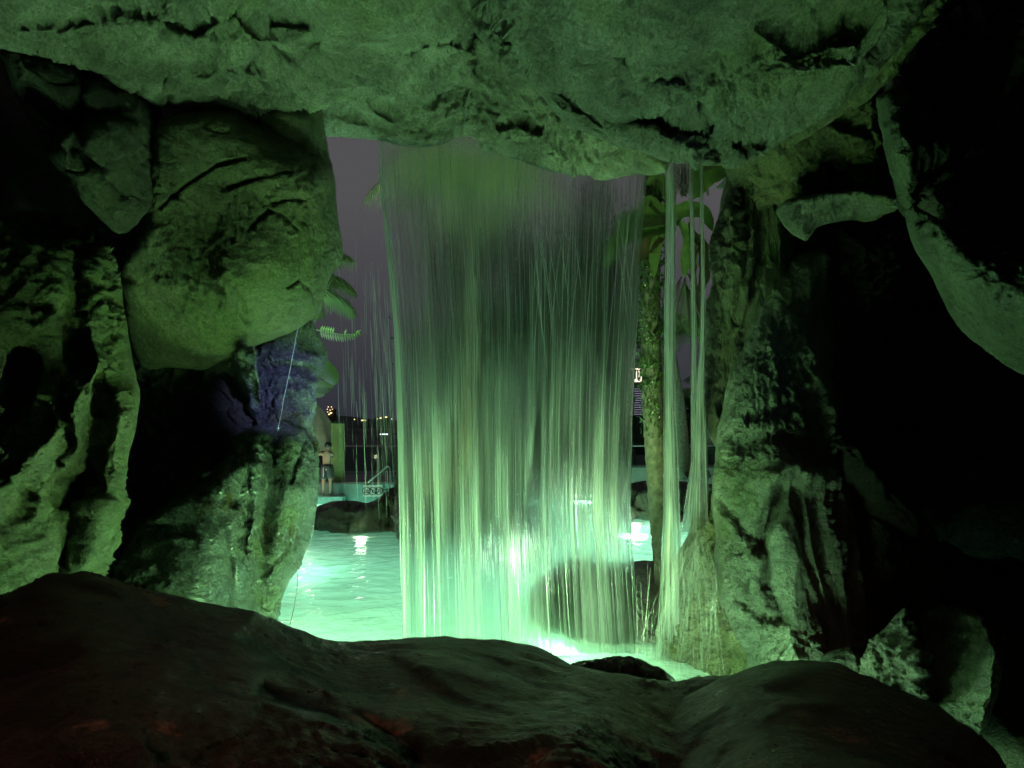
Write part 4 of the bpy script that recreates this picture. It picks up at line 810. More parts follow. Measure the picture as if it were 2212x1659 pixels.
# ------------------------------------------------------------------ plants
def frond(mb, base, dir_, length, droop, lw, nl, up=0.2, seed=0, leaf_len=0.4, hang=0.25):
    """arching rachis with leaflets either side"""
    rr = random.Random(seed); base = np.array(base, float); d = np.array(dir_, float); d /= np.linalg.norm(d); pts = []; p = base.copy(); n = 14; dz = up
    for k in range(n + 1):
        pts.append(p.copy()); s = k / n; st = np.array([d[0], d[1], d[2] + dz - droop * s * s * 2.0]); st /= np.linalg.norm(st); p = p + st * length / n
    mb.tube(pts, [0.014 * length * (1 - 0.8 * k / n) for k in range(n + 1)], 5)
    pts = np.array(pts)
    for k in range(nl):
        s = 0.08 + 0.92 * k / nl; f = s * n; j = min(int(f), n - 1); c = pts[j] + (pts[j + 1] - pts[j]) * (f - j); t = pts[j + 1] - pts[j]; t /= np.linalg.norm(t)
        sd = np.cross(t, (0, 0, 1)); sd /= (np.linalg.norm(sd) + 1e-9)
        L = leaf_len * length * math.sin(math.pi * (0.12 + 0.80 * s)) * rr.uniform(0.85, 1.1)
        for sg in (-1, 1):
            dr_ = sd * sg + t * 0.55 + np.array([0, 0, -hang - 0.3 * rr.random()]); dr_ /= np.linalg.norm(dr_); w_ = t * lw * 0.5
            m1 = c + dr_ * L * 0.5 + np.array([0, 0, -0.02 * L]); tip = c + dr_ * L + np.array([0, 0, -0.28 * L])
            mb.add([c - w_ * 0.5, c + w_ * 0.5, m1 + w_, tip, m1 - w_], [(0, 1, 2, 4), (4, 2, 3)])
def palm(label, base, top, fr, seed, r0=0.16, r1=0.11, group='palms', flen=2.2, mat='leafd', dirs=None, leaf_len=0.30, nl=34):
    t = thing('palm_tree', base, label, 'palm', group); b = MB(); base = np.array(base); top = np.array(top); n = 16
    pts = [base + (top - base) * k / n + np.array([0.12 * math.sin(3 * k / n), 0, 0]) for k in range(n + 1)]
    b.tube(pts, [r0 + (r1 - r0) * k / n + 0.008 * (k % 2) for k in range(n + 1)], 10); b.build('trunk', M['trunk'], t, True)
    rr = random.Random(seed)
    for k in range(fr):
        a = 2 * math.pi * k / fr + rr.uniform(-0.2, 0.2); el = rr.uniform(-0.1, 0.9)
        f = MB(); frond(f, pts[-1], (math.cos(a), math.sin(a), el), flen * rr.uniform(0.8, 1.15), rr.uniform(0.7, 1.2), 0.028, nl, 0.25, seed * 50 + k, leaf_len); f.build('frond', M[mat], t)
    done(t)
palm('palm with drooping fronds peeping out behind the great boulder', P(640, 1080, 11.0), P(625, 620, 11.0), 15, 1, flen=1.15, leaf_len=0.36, nl=46)
palm('tall palm with bright fronds behind the top of the curtain', P(1000, 1060, 14.0), P(1010, 400, 13.6), 21, 2, flen=2.1, leaf_len=0.35, mat='leaf')
palm('palm behind the upper left edge of the curtain', P(930, 1060, 17.0), P(912, 400, 17.0), 15, 3, flen=1.15)
palm('leaning palm whose fronds show between the narrow streams', P(1480, 1035, 20.0), P(1440, 720, 20.0), 15, 4, flen=1.6)
palm('short palm beyond the deck behind the right stream', P(1530, 1000, 22.0), P(1525, 850, 22.0), 13, 5, flen=1.3)

def leaf_tree(label, base, crown_c, rad, nleaf, seed, leaf=0.16):
    t = thing('leafy_tree', base, label, 'tree', 'trees behind the waterfall'); rr = np.random.default_rng(seed); base = np.array(base); cc = np.array(crown_c); rad = np.array(rad)
    b = MB(); b.tube([base, base + (cc - base) * 0.5 + (0.1, 0, 0), cc], [0.16, 0.12, 0.05], 8)
    for k in range(6):
        q = cc + rr.normal(size=3) * rad * 0.45; s = base + (cc - base) * rr.uniform(0.45, 0.8); b.tube([s, (s + q) / 2 + (0, 0, 0.1), q], [0.07, 0.05, 0.02], 6)
    b.build('trunk', M['bark'], t, True)
    cl = cc + rr.normal(size=(26, 3)) * rad * 0.5; ids = rr.integers(0, 26, nleaf)
    pos = cl[ids] + rr.normal(size=(nleaf, 3)) * rad * 0.20
    a = rr.normal(size=(nleaf, 3)); a /= np.linalg.norm(a, axis=1)[:, None]; c = np.cross(a, rr.normal(size=(nleaf, 3))); c /= np.linalg.norm(c, axis=1)[:, None]
    L = leaf * rr.uniform(0.6, 1.3, nleaf)[:, None]
    V = np.concatenate([pos - a * L, pos + c * L * 0.45, pos + a * L, pos - c * L * 0.45]); i = np.arange(nleaf)
    o = mesh_np('crown', V, np.stack([i, i + nleaf, i + 2 * nleaf, i + 3 * nleaf], 1), M['treeleaf'], t, False); tag(o, kind='stuff'); done(t)
leaf_tree('dark leafy tree behind the left of the curtain', P(930, 1050, 19), P(1015, 760, 19), (1.05, 1.0, 1.7), 8000, 1, 0.10)
leaf_tree('dark leafy tree behind the middle of the curtain', P(1080, 1050, 20), P(1085, 690, 20), (1.7, 1.2, 2.2), 9000, 2, 0.11)
leaf_tree('dark leafy tree behind the right of the curtain', P(1290, 1050, 19), P(1295, 640, 19), (1.3, 1.2, 2.4), 9000, 3, 0.11)
leaf_tree('low dark tree on the far side right of the streams', P(1500, 1010, 26), P(1505, 930, 26), (1.2, 1.0, 0.9), 2600, 4, 0.2)

# palm in the pool: ringed trunk, ivy sleeve, nest fern
pt = thing('ringed_palm', P(1440, 1260, 8.2), 'tall ringed palm trunk rising from the pool, ivy-clad above', 'palm')
path = [(1441, 1285), (1437, 1240), (1431, 1180), (1424, 1100), (1417, 1000), (1411, 900), (1408, 820), (1405, 700), (1406, 560), (1411, 440), (1413, 330), (1415, 150)]
pth = np.array(path, float); b = MB(); ysr = np.linspace(1285, 150, 170)[:]; pts = []; rs = []
xi = np.interp(-ysr, -pth[:, 1], pth[:, 0])
for k, yy in enumerate(ysr):
    pts.append(P(xi[k], yy, 8.2)); rs.append((np.interp(yy, [150, 800, 1285], [0.085, 0.115, 0.120])) + (0.008 if k % 4 == 0 else 0.003 if k % 4 == 1 else 0) + random.uniform(-0.002, 0.002))
b.tube(pts, rs, 20); b.build('trunk', M['trunk'], pt, True)
b = MB(); ii = 0
for k in range(1700):
    yy = random.uniform(300, 850) if random.random() < 0.93 else random.uniform(850, 950); cx = np.interp(-yy, -pth[:, 1], pth[:, 0]); a = random.uniform(math.pi * 0.98, 2.02 * math.pi)
    rr_ = np.interp(yy, [150, 800, 1285], [0.085, 0.115, 0.120]) + random.uniform(0.01, 0.05); c = P(cx, yy, 8.2) + np.array([rr_ * math.cos(a), rr_ * math.sin(a), 0])
    n = np.array([math.cos(a), math.sin(a), random.uniform(-0.3, 0.5)]); s = np.cross(n, (0, 0, 1)); s /= np.linalg.norm(s); up = np.cross(s, n) * -1; up /= np.linalg.norm(up); L = random.uniform(0.014, 0.034)
    tw = random.uniform(-0.8, 0.8); s2 = s * math.cos(tw) + up * math.sin(tw); u2 = up * math.cos(tw) - s * math.sin(tw)
    b.add([c, c - u2 * L * 0.7 + s2 * L * 0.55 + n * 0.01, c - u2 * L * 1.7 + n * 0.012, c - u2 * L * 0.7 - s2 * L * 0.55 + n * 0.01], [(0, 1, 2, 3)])
tag(b.build('ivy', M['ivy'], pt), kind='stuff'); done(pt)

def strap_leaf(name, pts2, d, wmax, mat, parent, fold=0.25, waves=0.0):
    """broad ribbon leaf with a midrib, following a path"""
    p = np.array([P(x, y, dd_) for x, y, dd_ in [(a[0], a[1], d + (a[2] if len(a) > 2 else 0)) for a in pts2]]); m = 18; t = np.linspace(0, len(p) - 1, m)
    q = np.stack([np.interp(t, np.arange(len(p)), p[:, k]) for k in range(3)], 1)
    for _ in range(2): q[1:-1] = (q[:-2] + 2 * q[1:-1] + q[2:]) / 4
    V, Fc = [], []
    for k in range(m):
        tg = q[min(k + 1, m - 1)] - q[max(k - 1, 0)]; tg /= np.linalg.norm(tg); sd = np.cross(tg, (0.1, -1, 0.25)); sd /= np.linalg.norm(sd); s = k / (m - 1)
        wd = wmax * math.sin(math.pi * min(1, 0.10 + 0.90 * s)) ** 0.6 * (1 + waves * math.sin(k * 2.3)); nn = np.cross(sd, tg)
        for j, e_ in enumerate((-1, -0.5, 0, 0.5, 1)): V.append(q[k] + sd * wd * e_ + nn * (abs(e_) * wd * fold + waves * 0.2 * wd * math.sin(k * 1.9 + j)))
    for k in range(m - 1):
        for j in range(4): Fc.append((k * 5 + j, k * 5 + j + 1, k * 5 + j + 6, k * 5 + j + 5))
    nv = len(V); nrm = np.array([0, 0.003, 0.0]); V = V + [v_ + nrm for v_ in V]; Fc = Fc + [tuple(i_ + nv for i_ in f[::-1]) for f in Fc]
    return mesh_np(name, np.array(V), Fc, mat, parent)
nf = thing('nest_fern', P(1440, 500, 8.0), 'nest fern with bright strap leaves on the palm trunk', 'fern')
for pts_, w_, mt in (([(1470, 480), (1440, 462), (1400, 470), (1345, 480, -0.1), (1335, 540, -0.15)], 0.14, 'leaf'), ([(1450, 470), (1480, 452), (1520, 458), (1540, 500)], 0.10, 'leaf'), ([(1450, 480), (1420, 510), (1412, 560), (1412, 600)], 0.07, 'leaf'),
                     ([(1470, 480), (1490, 520), (1480, 560), (1478, 600)], 0.075, 'leaf'), ([(1440, 470), (1400, 430), (1380, 490)], 0.07, 'leaf'), ([(1440, 500), (1410, 520), (1385, 545), (1372, 570)], 0.09, 'leafdry'), ([(1490, 500), (1520, 530), (1522, 600), (1508, 640)], 0.07, 'leafdry'), ([(1490, 480), (1500, 540), (1495, 600), (1512, 680)], 0.045, 'leafdry'),
                     ([(1450, 460), (1445, 420), (1420, 380), (1395, 400)], 0.08, 'leaf'), ([(1460, 490), (1380, 500, -0.05), (1330, 520, -0.1), (1310, 580, -0.1)], 0.10, 'leaf')):
    strap_leaf('leaf', pts_, 8.0, w_, M[mt], nf, waves=0.12 if mt == 'leafdry' else 0.05)
done(nf)
bl = thing('broad_leaf_plant', P(1560, 440, 7.6), 'broad-leaved plant tucked under the right slab beside the ribbed column', 'plant')
for pts_, w_ in (([(1600, 350), (1560, 360), (1520, 385), (1500, 430)], 0.13), ([(1610, 360), (1590, 390), (1575, 440), (1560, 480)], 0.10), ([(1615, 350), (1625, 400), (1615, 450)], 0.09), ([(1570, 345), (1540, 350), (1510, 360), (1490, 385)], 0.09)):
    strap_leaf('leaf', pts_, 7.6, w_, M['leaf'], bl, waves=0.05)
done(bl)
hf = thing('hanging_fern', P(1480, 560, 8.6), 'dark fern hanging below the nest fern between the streams', 'fern')
for k in range(9):
    f = MB(); frond(f, P(1478 + random.uniform(-12, 20), 590 + 12 * k % 40, 8.6), (random.uniform(-0.5, 0.5), random.uniform(-0.3, 0.3), -0.8), random.uniform(0.6, 1.0), 0.9, 0.02, 26, 0.1, 300 + k, 0.22); f.build('frond', M['leafd'], hf)
for k in range(5):
    f = MB(); frond(f, P(1458 + 12 * k, 345, 8.6), (random.uniform(-0.3, 0.3), -0.2, -0.7), 0.5, 0.6, 0.02, 20, 0.1, 400 + k, 0.25); f.build('frond', M['leafd'], hf)
done(hf)
fr_ = thing('fern_sprig', P(684, 714, 6.3), 'single bright fern sprig poking out from the wet rock', 'fern')
spath = [(682, 712), (700, 716), (720, 720), (740, 722), (760, 722), (775, 718)]; b = MB(); b.tube([P(x_, y_, 6.3) for x_, y_ in spath], [0.006, 0.005, 0.005, 0.004, 0.003, 0.002], 6); b.build('stem', M['leaf'], fr_)
sx_ = np.array(spath, float)
for k in range(17):
    s = 0.12 + 0.88 * k / 16; x_ = 682 + 93 * s; y_ = np.interp(x_, sx_[:, 0], sx_[:, 1])
    for sg in ((1,) if 0.35 < s < 0.97 and k % 5 else (1, -1)):
        L = (16 * math.sin(math.pi * (0.25 + 0.65 * s)) + 3) * (1 if sg > 0 else 0.7); dx = 4 + random.uniform(-1, 1); p0, p1 = P(x_, y_, 6.3), P(x_ + dx, y_ + sg * L, 6.26 + random.uniform(-0.02, 0.02)); hw = np.array([0.0095, 0, 0]); md_ = (p0 + p1) / 2 + np.array([0.0, -0.012, 0.0])
        mesh_np('leaflet', np.array([p0 - hw * 0.6, p0 + hw * 0.6, md_ + hw, p1, md_ - hw, md_ + np.array([0, -0.006, 0])]), [(0, 1, 2, 5), (0, 5, 4), (5, 2, 3), (4, 5, 3)], M['leaf'], fr_)
done(fr_)
sh = thing('shrub', P(690, 830, 7.4), 'dull broad-leaved shrub behind the bluish wet rock', 'plant')
for pts_, w_ in (([(672, 800), (695, 790), (718, 815), (724, 832)], 0.09), ([(676, 830), (700, 838), (722, 836)], 0.07), ([(670, 815), (690, 848), (700, 855)], 0.07), ([(680, 790), (690, 765), (686, 750)], 0.03)): strap_leaf('leaf', pts_, 7.4, w_, M['leafd'], sh)
done(sh)
pl = thing('grassy_plant', P(835, 1085, 18.2), 'fine-bladed plant spilling over the sign at the steps', 'plant')
for k in range(16):
    a = random.uniform(-1, 1); b = MB(); c0 = P(842, 1080, 18.2); b.tube([c0, c0 + np.array([a * 0.12, -0.05, 0.28]), c0 + np.array([a * 0.34, -0.1, 0.26 + random.uniform(-0.15, 0.2)])], [0.012, 0.01, 0.003], 4); b.build('blade', M['leafd'], pl)
done(pl)

# ------------------------------------------------------------------ far deck: wall, sign, rail, post, parasol, person
def solid(name, label, cat, c, s, mat, kind=None, group=None):
    b = MB(); b.box(c, s); return tag(b.build(name, mat), label, cat, group, kind)
solid('deck', 'raised stone deck beyond the pool', None, (-8.2, 25.0, -0.6), (9.2, 7.0, 2.16), M['stone'], kind='structure')
solid('deck', 'stone terrace beyond the pool', None, (5.1, 28.2, -0.75), (17.4, 5.0, 2.0), M['stone'], kind='structure')
dw = thing('deck_wall', P(790, 1083, 21.4), 'low blue-green glazed wall of the deck behind the dark boulders', 'wall')
b = MB(); b.box((-7.9, 21.38, 0.19), (8.6, 0.2, 0.70)); b.build('wall_face', M['teal'], dw)
b = MB(); b.box((-7.9, 21.42, 0.57), (8.7, 0.34, 0.06)); b.build('coping', M['stone'], dw); done(dw)
solid('pool_step', 'pale step at the pool edge where the person stands', 'step', (-5.85, 21.0, 0.06), (1.7, 0.5, 0.30), M['teal'])
# sign: white board with three prohibition roundels
sg = thing('sign_board', P(805, 1073, 21.2), 'white board with three round prohibition symbols on the deck wall', 'sign')
pa, pb = P(784, 1073, 21.22), P(826, 1048, 21.22); cx, cz = (pa[0] + pb[0]) / 2, (pa[2] + pb[2]) / 2; sw, sh_ = pb[0] - pa[0], pb[2] - pa[2]
b = MB(); b.box((cx, 21.24, cz), (sw, 0.03, sh_)); b.build('board', M['white'], sg)
for k in range(3):
    ox = pa[0] + sw * (0.18 + 0.32 * k); R_ = sh_ * 0.36; ring = MB(); n = 28; vs = []
    for j in range(n):
        a = 2 * math.pi * j / n
        for rr_ in (R_, R_ * 0.84):
            for yy in (21.222, 21.214): vs.append((ox + rr_ * math.cos(a), yy, cz + rr_ * math.sin(a)))
    fs = []
    for j in range(n):
        k0, k1 = 4 * j, 4 * ((j + 1) % n); fs += [(k0 + 1, k0 + 3, k1 + 3, k1 + 1), (k0, k0 + 1, k1 + 1, k1), (k0 + 3, k0 + 2, k1 + 2, k1 + 3)]
    ring.add(vs, fs); o = ring.build('roundel', M['ink'], sg)
    s = MB(); dxy = R_ * 0.62; s.tube([(ox - dxy, 21.214, cz + dxy), (ox + dxy, 21.214, cz - dxy)], 0.011, 6)
    s.tube([(ox + 0.3 * R_, 21.216, cz + 0.38 * R_), (ox + 0.32 * R_, 21.216, cz + 0.36 * R_)], 0.026, 8)
    if k == 0: s.tube([(ox + 0.15 * R_, 21.216, cz + 0.2 * R_), (ox - 0.35 * R_, 21.216, cz - 0.1 * R_), (ox - 0.5 * R_, 21.216, cz - 0.35 * R_)], 0.016, 6); s.tube([(ox - 0.5 * R_, 21.216, cz - 0.5 * R_), (ox + 0.4 * R_, 21.216, cz - 0.45 * R_)], 0.010, 6)
    if k == 1: s.tube([(ox + 0.2 * R_, 21.216, cz + 0.25 * R_), (ox - 0.1 * R_, 21.216, cz - 0.05 * R_), (ox + 0.2 * R_, 21.216, cz - 0.5 * R_)], 0.016, 6)
    if k == 2: s.tube([(ox + 0.3 * R_, 21.216, cz + 0.2 * R_), (ox - 0.1 * R_, 21.216, cz + 0.05 * R_), (ox - 0.3 * R_, 21.216, cz - 0.5 * R_)], 0.016, 6); s.tube([(ox - dxy, 21.213, cz - dxy), (ox + dxy, 21.213, cz + dxy)], 0.010, 6)
    s.build('pictogram', M['ink'], sg)
done(sg)
hr = thing('handrail', P(842, 1100, 19.0), 'bent steel pool handrail beside the sign', 'handrail')
for dx, dy in ((0, 0),):
    b = MB(); b.tube([P(x_ + dx, y_ + dy, 19.0) for x_, y_ in ((795, 1042), (812, 1028), (828, 1014), (834, 1008), (839, 1007), (842, 1010), (843, 1018), (844, 1040), (845, 1090))], 0.024, 8); b.build('rail', M['steel'], hr, True)
done(hr)
solid('rail_post', 'dark upright post right of the handrail', 'post', P(858, 1075, 18.6) + np.array([0, 0, 0.15]), (0.16, 0.16, 2.4), M['bark'])
po = thing('deck_post', P(730, 1047, 21.8), 'yellow-green square post next to the person on the deck', 'post')
a0, a1 = P(718, 1047, 21.8), P(742, 915, 21.8); b = MB(); b.box(((a0[0] + a1[0]) / 2, 21.8, (a0[2] + a1[2]) / 2), (a1[0] - a0[0], 0.33, a1[2] - a0[2])); b.build('shaft', M['postc'], po)
b = MB(); b.box(((a0[0] + a1[0]) / 2, 21.8, a1[2] + 0.03), ((a1[0] - a0[0]) * 0.9, 0.3, 0.06)); b.build('cap', M['block'], po); done(po)
pr = thing('parasol', P(690, 1045, 22.4), 'half-folded beige parasol behind the person', 'parasol')
c0 = P(688, 965, 22.4); tp = P(683, 876, 22.4); n = 28; vs = []; rows = 12
for j in range(rows + 1):
    s = j / rows
    for k in range(n):
        a = 2 * math.pi * k / n; rad = (0.06 + 0.62 * s ** 0.8) * (1 + 0.16 * math.cos(7 * a + 1.5 * s)) * (1 - 0.25 * max(0, s - 0.75) / 0.25)
        cc = tp + (c0 - tp) * s; vs.append((cc[0] + 0.10 * s + rad * math.cos(a), cc[1] + rad * math.sin(a), cc[2] + 0.14 * math.sin(3 * a) * s))
fs = [(j * n + k, j * n + (k + 1) % n, (j + 1) * n + (k + 1) % n, (j + 1) * n + k) for j in range(rows) for k in range(n)] + [tuple(range(n))[::-1], tuple(rows * n + k for k in range(n))]
mesh_np('canopy', np.array(vs), fs, M['canvas'], pr)
b = MB(); b.tube([P(688, 1046, 22.4), tp + np.array([0, 0, 0.12])], 0.03, 8); b.build('pole', M['steel'], pr); done(pr)

def person(loc):
    t = thing('person', loc, 'bare-backed person in dark shorts standing on the step beside the post', 'person'); X, Y, Z = loc
    pts = {'pel': (0, 0, .86, .125), 'abd': (.0, 0, 1.0, .115), 'che': (.01, .02, 1.19, .14), 'nk': (0.015, .03, 1.36, .06), 'hd': (0.03, .05, 1.46, .088), 'ht': (0.03, .055, 1.53, .085)}
    E = [('pel', 'abd'), ('abd', 'che'), ('che', 'nk'), ('nk', 'hd'), ('hd', 'ht')]
    for s, sgn in (('l', -1), ('r', 1)):
        pts.update({s + 'hip': (sgn * .085, 0, .80, .095), s + 'kn': (sgn * .10, .03, .46, .056), s + 'an': (sgn * .105, -.01, .09, .036), s + 'to': (sgn * .12, .15, .035, .03)})
        E += [('pel', s + 'hip'), (s + 'hip', s + 'kn'), (s + 'kn', s + 'an'), (s + 'an', s + 'to')]
        sh_ = (sgn * .165, .02, 1.28, .058); el = (-.34, .16, 1.20, .040) if sgn < 0 else (.12, .27, 1.16, .040); wr = (-.50, .34, 1.27, .028) if sgn < 0 else (-.10, .42, 1.20, .028); pm = (-.55, .39, 1.285, .03) if sgn < 0 else (-.17, .45, 1.21, .03)
        pts.update({s + 'sh': sh_, s + 'el': el, s + 'wr': wr, s + 'pm': pm}); E += [('che', s + 'sh'), (s + 'sh', s + 'el'), (s + 'el', s + 'wr'), (s + 'wr', s + 'pm')]
        for q in range(5):
            f1, f2 = s + 'f%d' % q, s + 'g%d' % q; off = (q - 1.5) * .018; ln = (.04, .046, .043, .036, .03)[q]
            if q == 4: pts[f1] = (pm[0] + .01, pm[1] - .03, pm[2] + .02, .010); pts[f2] = (pm[0] - .015, pm[1] - .04, pm[2] + .035, .008)
            else: pts[f1] = (pm[0] - ln * .8, pm[1] + ln * .6, pm[2] + off, .009); pts[f2] = (pm[0] - ln * 1.5, pm[1] + ln * .8, pm[2] + off - .01, .008)
            E += [(s + 'pm', f1), (f1, f2)]
    nm = list(pts); me = bpy.data.meshes.new('body'); me.from_pydata([pts[k][:3] for k in nm], [(nm.index(a), nm.index(b_)) for a, b_ in E], [])
    o = bpy.data.objects.new('body', me); C.objects.link(o); o.parent = t; me.materials.append(M['skin'])
    sk = o.modifiers.new('skin', 'SKIN'); sk.use_smooth_shade = True; sv = me.skin_vertices[0].data if me.skin_vertices else None
    if sv is None:
        me.skin_vertices.new(name='') if hasattr(me.skin_vertices, 'new') else None
        sv = me.skin_vertices[0].data
    for k, v_ in zip(nm, sv): r = pts[k][3]; v_.radius = (r, r * (0.72 if k in ('pel', 'abd', 'che') else 1)); v_.use_root = (k == 'pel')
    sb = o.modifiers.new('sub', 'SUBSURF'); sb.levels = 1; sb.render_levels = 2
    def blob(name, c, r, mat, zcut=None, ry=None):
        V, Fc = [], []; n, m = 16, 10
        for j in range(m + 1):
            th = math.pi * j / m
            for k in range(n):
                a = 2 * math.pi * k / n; V.append((X + c[0] + r[0] * math.sin(th) * math.cos(a), Y + c[1] + r[1] * math.sin(th) * math.sin(a), Z + c[2] + r[2] * math.cos(th)))
        for j in range(m):
            for k in range(n): Fc.append((j * n + k, j * n + (k + 1) % n, (j + 1) * n + (k + 1) % n, (j + 1) * n + k))
        return mesh_np(name, np.array(V), Fc, mat, t)
    blob('hair', (.028, .035, 1.52), (.105, .108, .098), M['hair'])
    blob('ear', (-.065, .06, 1.47), (.016, .022, .032), M['skin']); blob('ear', (.125, .06, 1.47), (.016, .022, .032), M['skin'])
    blob('nose', (.02, .15, 1.465), (.016, .022, .022), M['skin'])
    b = MB()
    for sgn in (-1, 1): b.tube([(X + sgn * .075, Y, Z + .93), (X + sgn * .085, Y + .005, Z + .80), (X + sgn * .095, Y + .01, Z + .66), (X + sgn * .10, Y + .015, Z + .53)], [.105, .122, .115, .118], 14)
    b.tube([(X, Y, Z + .82), (X, Y, Z + .95)], [.145, .142], 18); b.build('shorts', M['shorts'], t, True)
    b = MB(); b.box((X - .075, Y - .116, Z + .72), (.012, .012, .30)); b.build('side_stripe', M['stripe'], t); done(t)
pp = P(706, 1064, 20.95); person((pp[0], pp[1], 0.21))

gr = thing('glass_railing', P(800, 1045, 25.6), 'glass railing with thin top rail on the left deck', 'railing', 'glass railings')
z0 = 0.5
for k in range(4):
    b = MB(); b.box((-9.0 + 1.72 * k, 25.6, z0 + 0.52), (1.66, 0.02, 0.98)); b.build('glass_panel', M['glass'], gr)
b = MB(); b.tube([(-9.9, 25.6, z0 + 1.06), (-2.9, 25.6, z0 + 1.06)], 0.022, 8); b.build('top_rail', M['steel'], gr); done(gr)
rw = thing('terrace_wall', P(1450, 1040, 21.6), 'pale low terrace wall behind the palm trunk', 'wall')
q0, q1 = P(1330, 1062, 21.6), P(1545, 1010, 21.6); b = MB(); b.box(((q0[0] + q1[0]) / 2, 21.75, (q0[2] + q1[2]) / 2), (q1[0] - q0[0], 0.3, q1[2] - q0[2])); b.build('wall_face', M['pale'], rw)
b = MB(); b.box(((q0[0] + q1[0]) / 2, 21.75, q1[2] + 0.03), (q1[0] - q0[0] + 0.1, 0.4, 0.06)); b.build('coping', M['stone'], rw); done(rw)
gr = thing('glass_railing', P(1450, 1008, 22.2), 'glass railing on the pale terrace wall behind the streams', 'railing', 'glass railings')
ga, gb = P(1335, 1008, 21.8), P(1660, 963, 21.8); nn_ = 3; wd_ = (gb[0] - ga[0]) / nn_
for k in range(nn_):
    b = MB(); b.box((ga[0] + wd_ * (k + 0.5), 21.8, (ga[2] + gb[2]) / 2 + 0.03), (wd_ * 0.96, 0.02, gb[2] - ga[2] - 0.06)); b.build('glass_panel', M['glass'], gr)
b = MB(); b.tube([(ga[0], 21.8, gb[2]), (gb[0], 21.8, gb[2])], 0.022, 8); b.build('top_rail', M['steel'], gr); done(gr)
rock('bowl_rock', 'brownish bowl-shaped boulder against the pale terrace wall', 'rock', [(1476, 1022), (1500, 1014), (1530, 1016), (1536, 1030), (1520, 1044), (1500, 1048), (1484, 1038)], [(1500, 1030, 19.0), (1530, 1030, 19.2), (1500, 1016, 19.2)], M['far'], rim=10, edge=0.3, thick=0.5, step=2.0, seed=41, lump=0.05, facet=0.06, jit=1.5)
solid('screen_block', 'black boxy screen on the terrace left of the palm trunk', 'screen', P(1368, 940, 27.0), (1.3, 0.6, 1.5), M['block'])
jet = MB(); p0 = P(1238, 1064, 24.2); jet.tube([p0, p0 + np.array([0.02, 0, 0.15]), p0 + np.array([0.06, 0, 0.36])], [0.06, 0.035, 0.008], 8); jet.tube([p0, p0 + np.array([-0.35, 0, 0.03])], [0.04, 0.02], 6)
tag(jet.build('water_jet', M['strand'], None, True), 'small white water jet on the farthest lamp', 'water jet')

# ------------------------------------------------------------------ distance: hills, town, tower
def ridge(name, d, prof, depth, label=None):
    xs = np.linspace(-d * 1.3, d * 1.3, 240); px = xs / d * F + 1106; top = np.interp(px, [p[0] for p in prof], [p[1] for p in prof]) + 3 * pn(np.stack([px / 24, px * 0, px * 0], 1), 71) + 1.2 * pn(np.stack([px / 6, px * 0, px * 0], 1), 72)
    z = CAMZ - (top - HORIZ) / F * d; n = len(xs)
    V = np.vstack([np.stack([xs, np.full(n, d), np.full(n, -4.0)], 1), np.stack([xs, np.full(n, d + depth * 0.3), z], 1), np.stack([xs, np.full(n, d + depth), np.full(n, -4.0)], 1)]); i = np.arange(n - 1)
    return tag(mesh_np(name, V, np.vstack([np.stack([i + k * n, i + 1 + k * n, i + 1 + (k + 1) * n, i + (k + 1) * n], 1) for k in (0, 1)]), M['hill']), kind='structure')
ridge('hills', 1600, [(-900, 890), (500, 893), (700, 895), (780, 904), (860, 908), (1100, 905), (1400, 895), (1470, 890), (1600, 896), (3200, 890)], 500)
ridge('hills', 420, [(-900, 925), (690, 926), (760, 934), (850, 938), (1100, 930), (1400, 912), (1500, 905), (1600, 915), (3200, 920)], 120)
LW, LR, LWH = emit('warm_window', (1.0, 0.70, 0.35), 2.6), emit('red_beacon', (1.0, 0.05, 0.03), 9), emit('white_sign_light', (0.85, 0.92, 1.0), 3)
LCR = emit('crown_glow', (1.0, 0.86, 0.66), 1.6)
def town(label, px, py, d, wpx, hpx, lights, seed):
    rr = random.Random(seed); c = P(px, py, d); wm, hm = wpx / F * d, hpx / F * d; t = thing('distant_building', (c[0], c[1], c[2] - hm / 2), label, 'building', 'lit buildings on the far shore')
    b = MB(); b.box((c[0], d + 6, c[2] - 4), (wm, 10, hm + 8)); b.build('wall', M['block'], t)
    for lx, ly, s, m in lights:
        b = MB(); q = P(lx, ly, d - 0.6); sx = s / F * d; b.box(q, (sx, 1.0, sx * (0.55 if s > 2.4 else 1))); b.build('lit_window', m, t)
    done(t)
town('lit hilltop block left of the parasol top, far away', 715, 890, 900, 14, 14, [(709, 879, 1.6, LW), (716, 879, 1.6, LW), (707, 884, 1.4, LW), (713, 886, 1.6, LW), (718, 884, 1.3, LW), (708, 890, 1.4, LW), (715, 892, 4.0, LW), (711, 895, 3.5, LW), (703, 896, 2.0, LW)], 1)
town('low lit building on the far ridge above the post', 786, 908, 900, 14, 6, [(783, 908, 4.0, LW), (789, 908, 2.5, LW), (766, 906, 1.6, LW)], 2)
town('twin lit blocks on the ridge near the curtain edge', 825, 903, 900, 30, 6, [(822, 903, 4.0, LW), (834, 901, 4.0, LW), (815, 905, 1.5, LW), (846, 905, 1.4, LW)], 3)
town('waterside shed with a white sign light and red lamp', 838, 940, 400, 34, 8, [(822, 938, 1.8, LWH), (827, 938, 2.2, LWH), (831, 938, 2.4, LWH), (836, 938, 2.4, LWH), (851, 944, 2.0, LW), (847, 948, 1.8, LR)], 4)
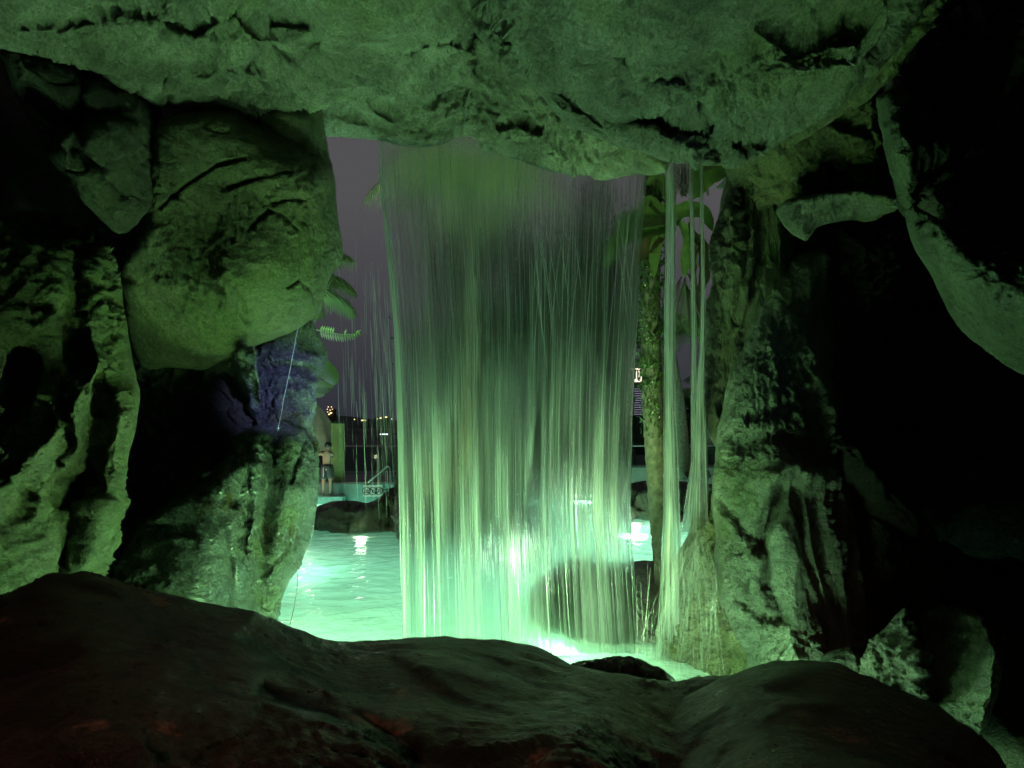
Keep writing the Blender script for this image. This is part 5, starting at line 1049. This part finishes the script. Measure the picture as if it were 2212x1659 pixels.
town('dim cluster of lit houses by the water behind the railing', 780, 956, 350, 40, 10, [(765, 959, 1.6, LW), (774, 957, 2.4, LW), (781, 952, 2.2, LW), (790, 955, 2.6, LWH), (795, 961, 1.8, LW), (798, 963, 1.6, LW), (786, 950, 1.3, LW)], 5)
town('cluster of lit blocks with a red beacon right of the palm', 1458, 895, 900, 34, 26, [(1442, 886, 2.6, LR), (1441, 889, 2.0, LR), (1455, 892, 4.5, LW), (1463, 889, 2.0, LWH), (1452, 896, 2.0, LW), (1457, 898, 2.0, LW), (1462, 896, 1.8, LW), (1465, 900, 1.8, LW), (1449, 901, 1.4, LW), (1460, 904, 1.5, LW), (1445, 893, 1.4, LW), (1466, 905, 1.4, LW)], 6)
tw = thing('office_tower', (0, 0, 0), 'tall slatted office tower with a lit crown left of the palm trunk', 'tower')
d = 300.0; q0, q1 = P(1336, 985, d), P(1391, 795, d); tw.location = (q0[0], d, q0[2]); tw['_o'] = [q0[0], d, q0[2]]
b = MB(); b.box(((q0[0] + q1[0]) / 2, d + 6, (q0[2] + q1[2]) / 2), (q1[0] - q0[0], 11, q1[2] - q0[2])); b.build('core', M['tglass'], tw)
for px_ in (1338, 1366): b = MB(); c = P(px_, 890, d - 0.4); b.box((c[0], d - 0.2, (q0[2] + q1[2]) / 2), (1.1, 2.0, q1[2] - q0[2] - 0.4)); b.build('corner_pier', M['tower'], tw)
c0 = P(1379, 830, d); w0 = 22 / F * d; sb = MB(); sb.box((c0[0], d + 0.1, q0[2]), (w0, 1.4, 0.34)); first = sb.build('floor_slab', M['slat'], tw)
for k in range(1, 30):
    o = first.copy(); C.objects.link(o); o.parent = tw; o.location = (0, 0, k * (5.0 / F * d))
for k in range(3): b = MB(); c = P(1375 + 5 * k, 812, d - 1); b.box(c, (0.35, 0.5, 4.5)); b.build('crown_light', LCR, tw)
b = MB(); b.box(P(1380, 822, d - 1), (4.0, 0.5, 1.2)); b.build('crown_light', LCR, tw)
b = MB(); b.box(P(1375, 797, d - 1), (5.5, 0.5, 0.5)); b.build('crown_light', LCR, tw); done(tw)
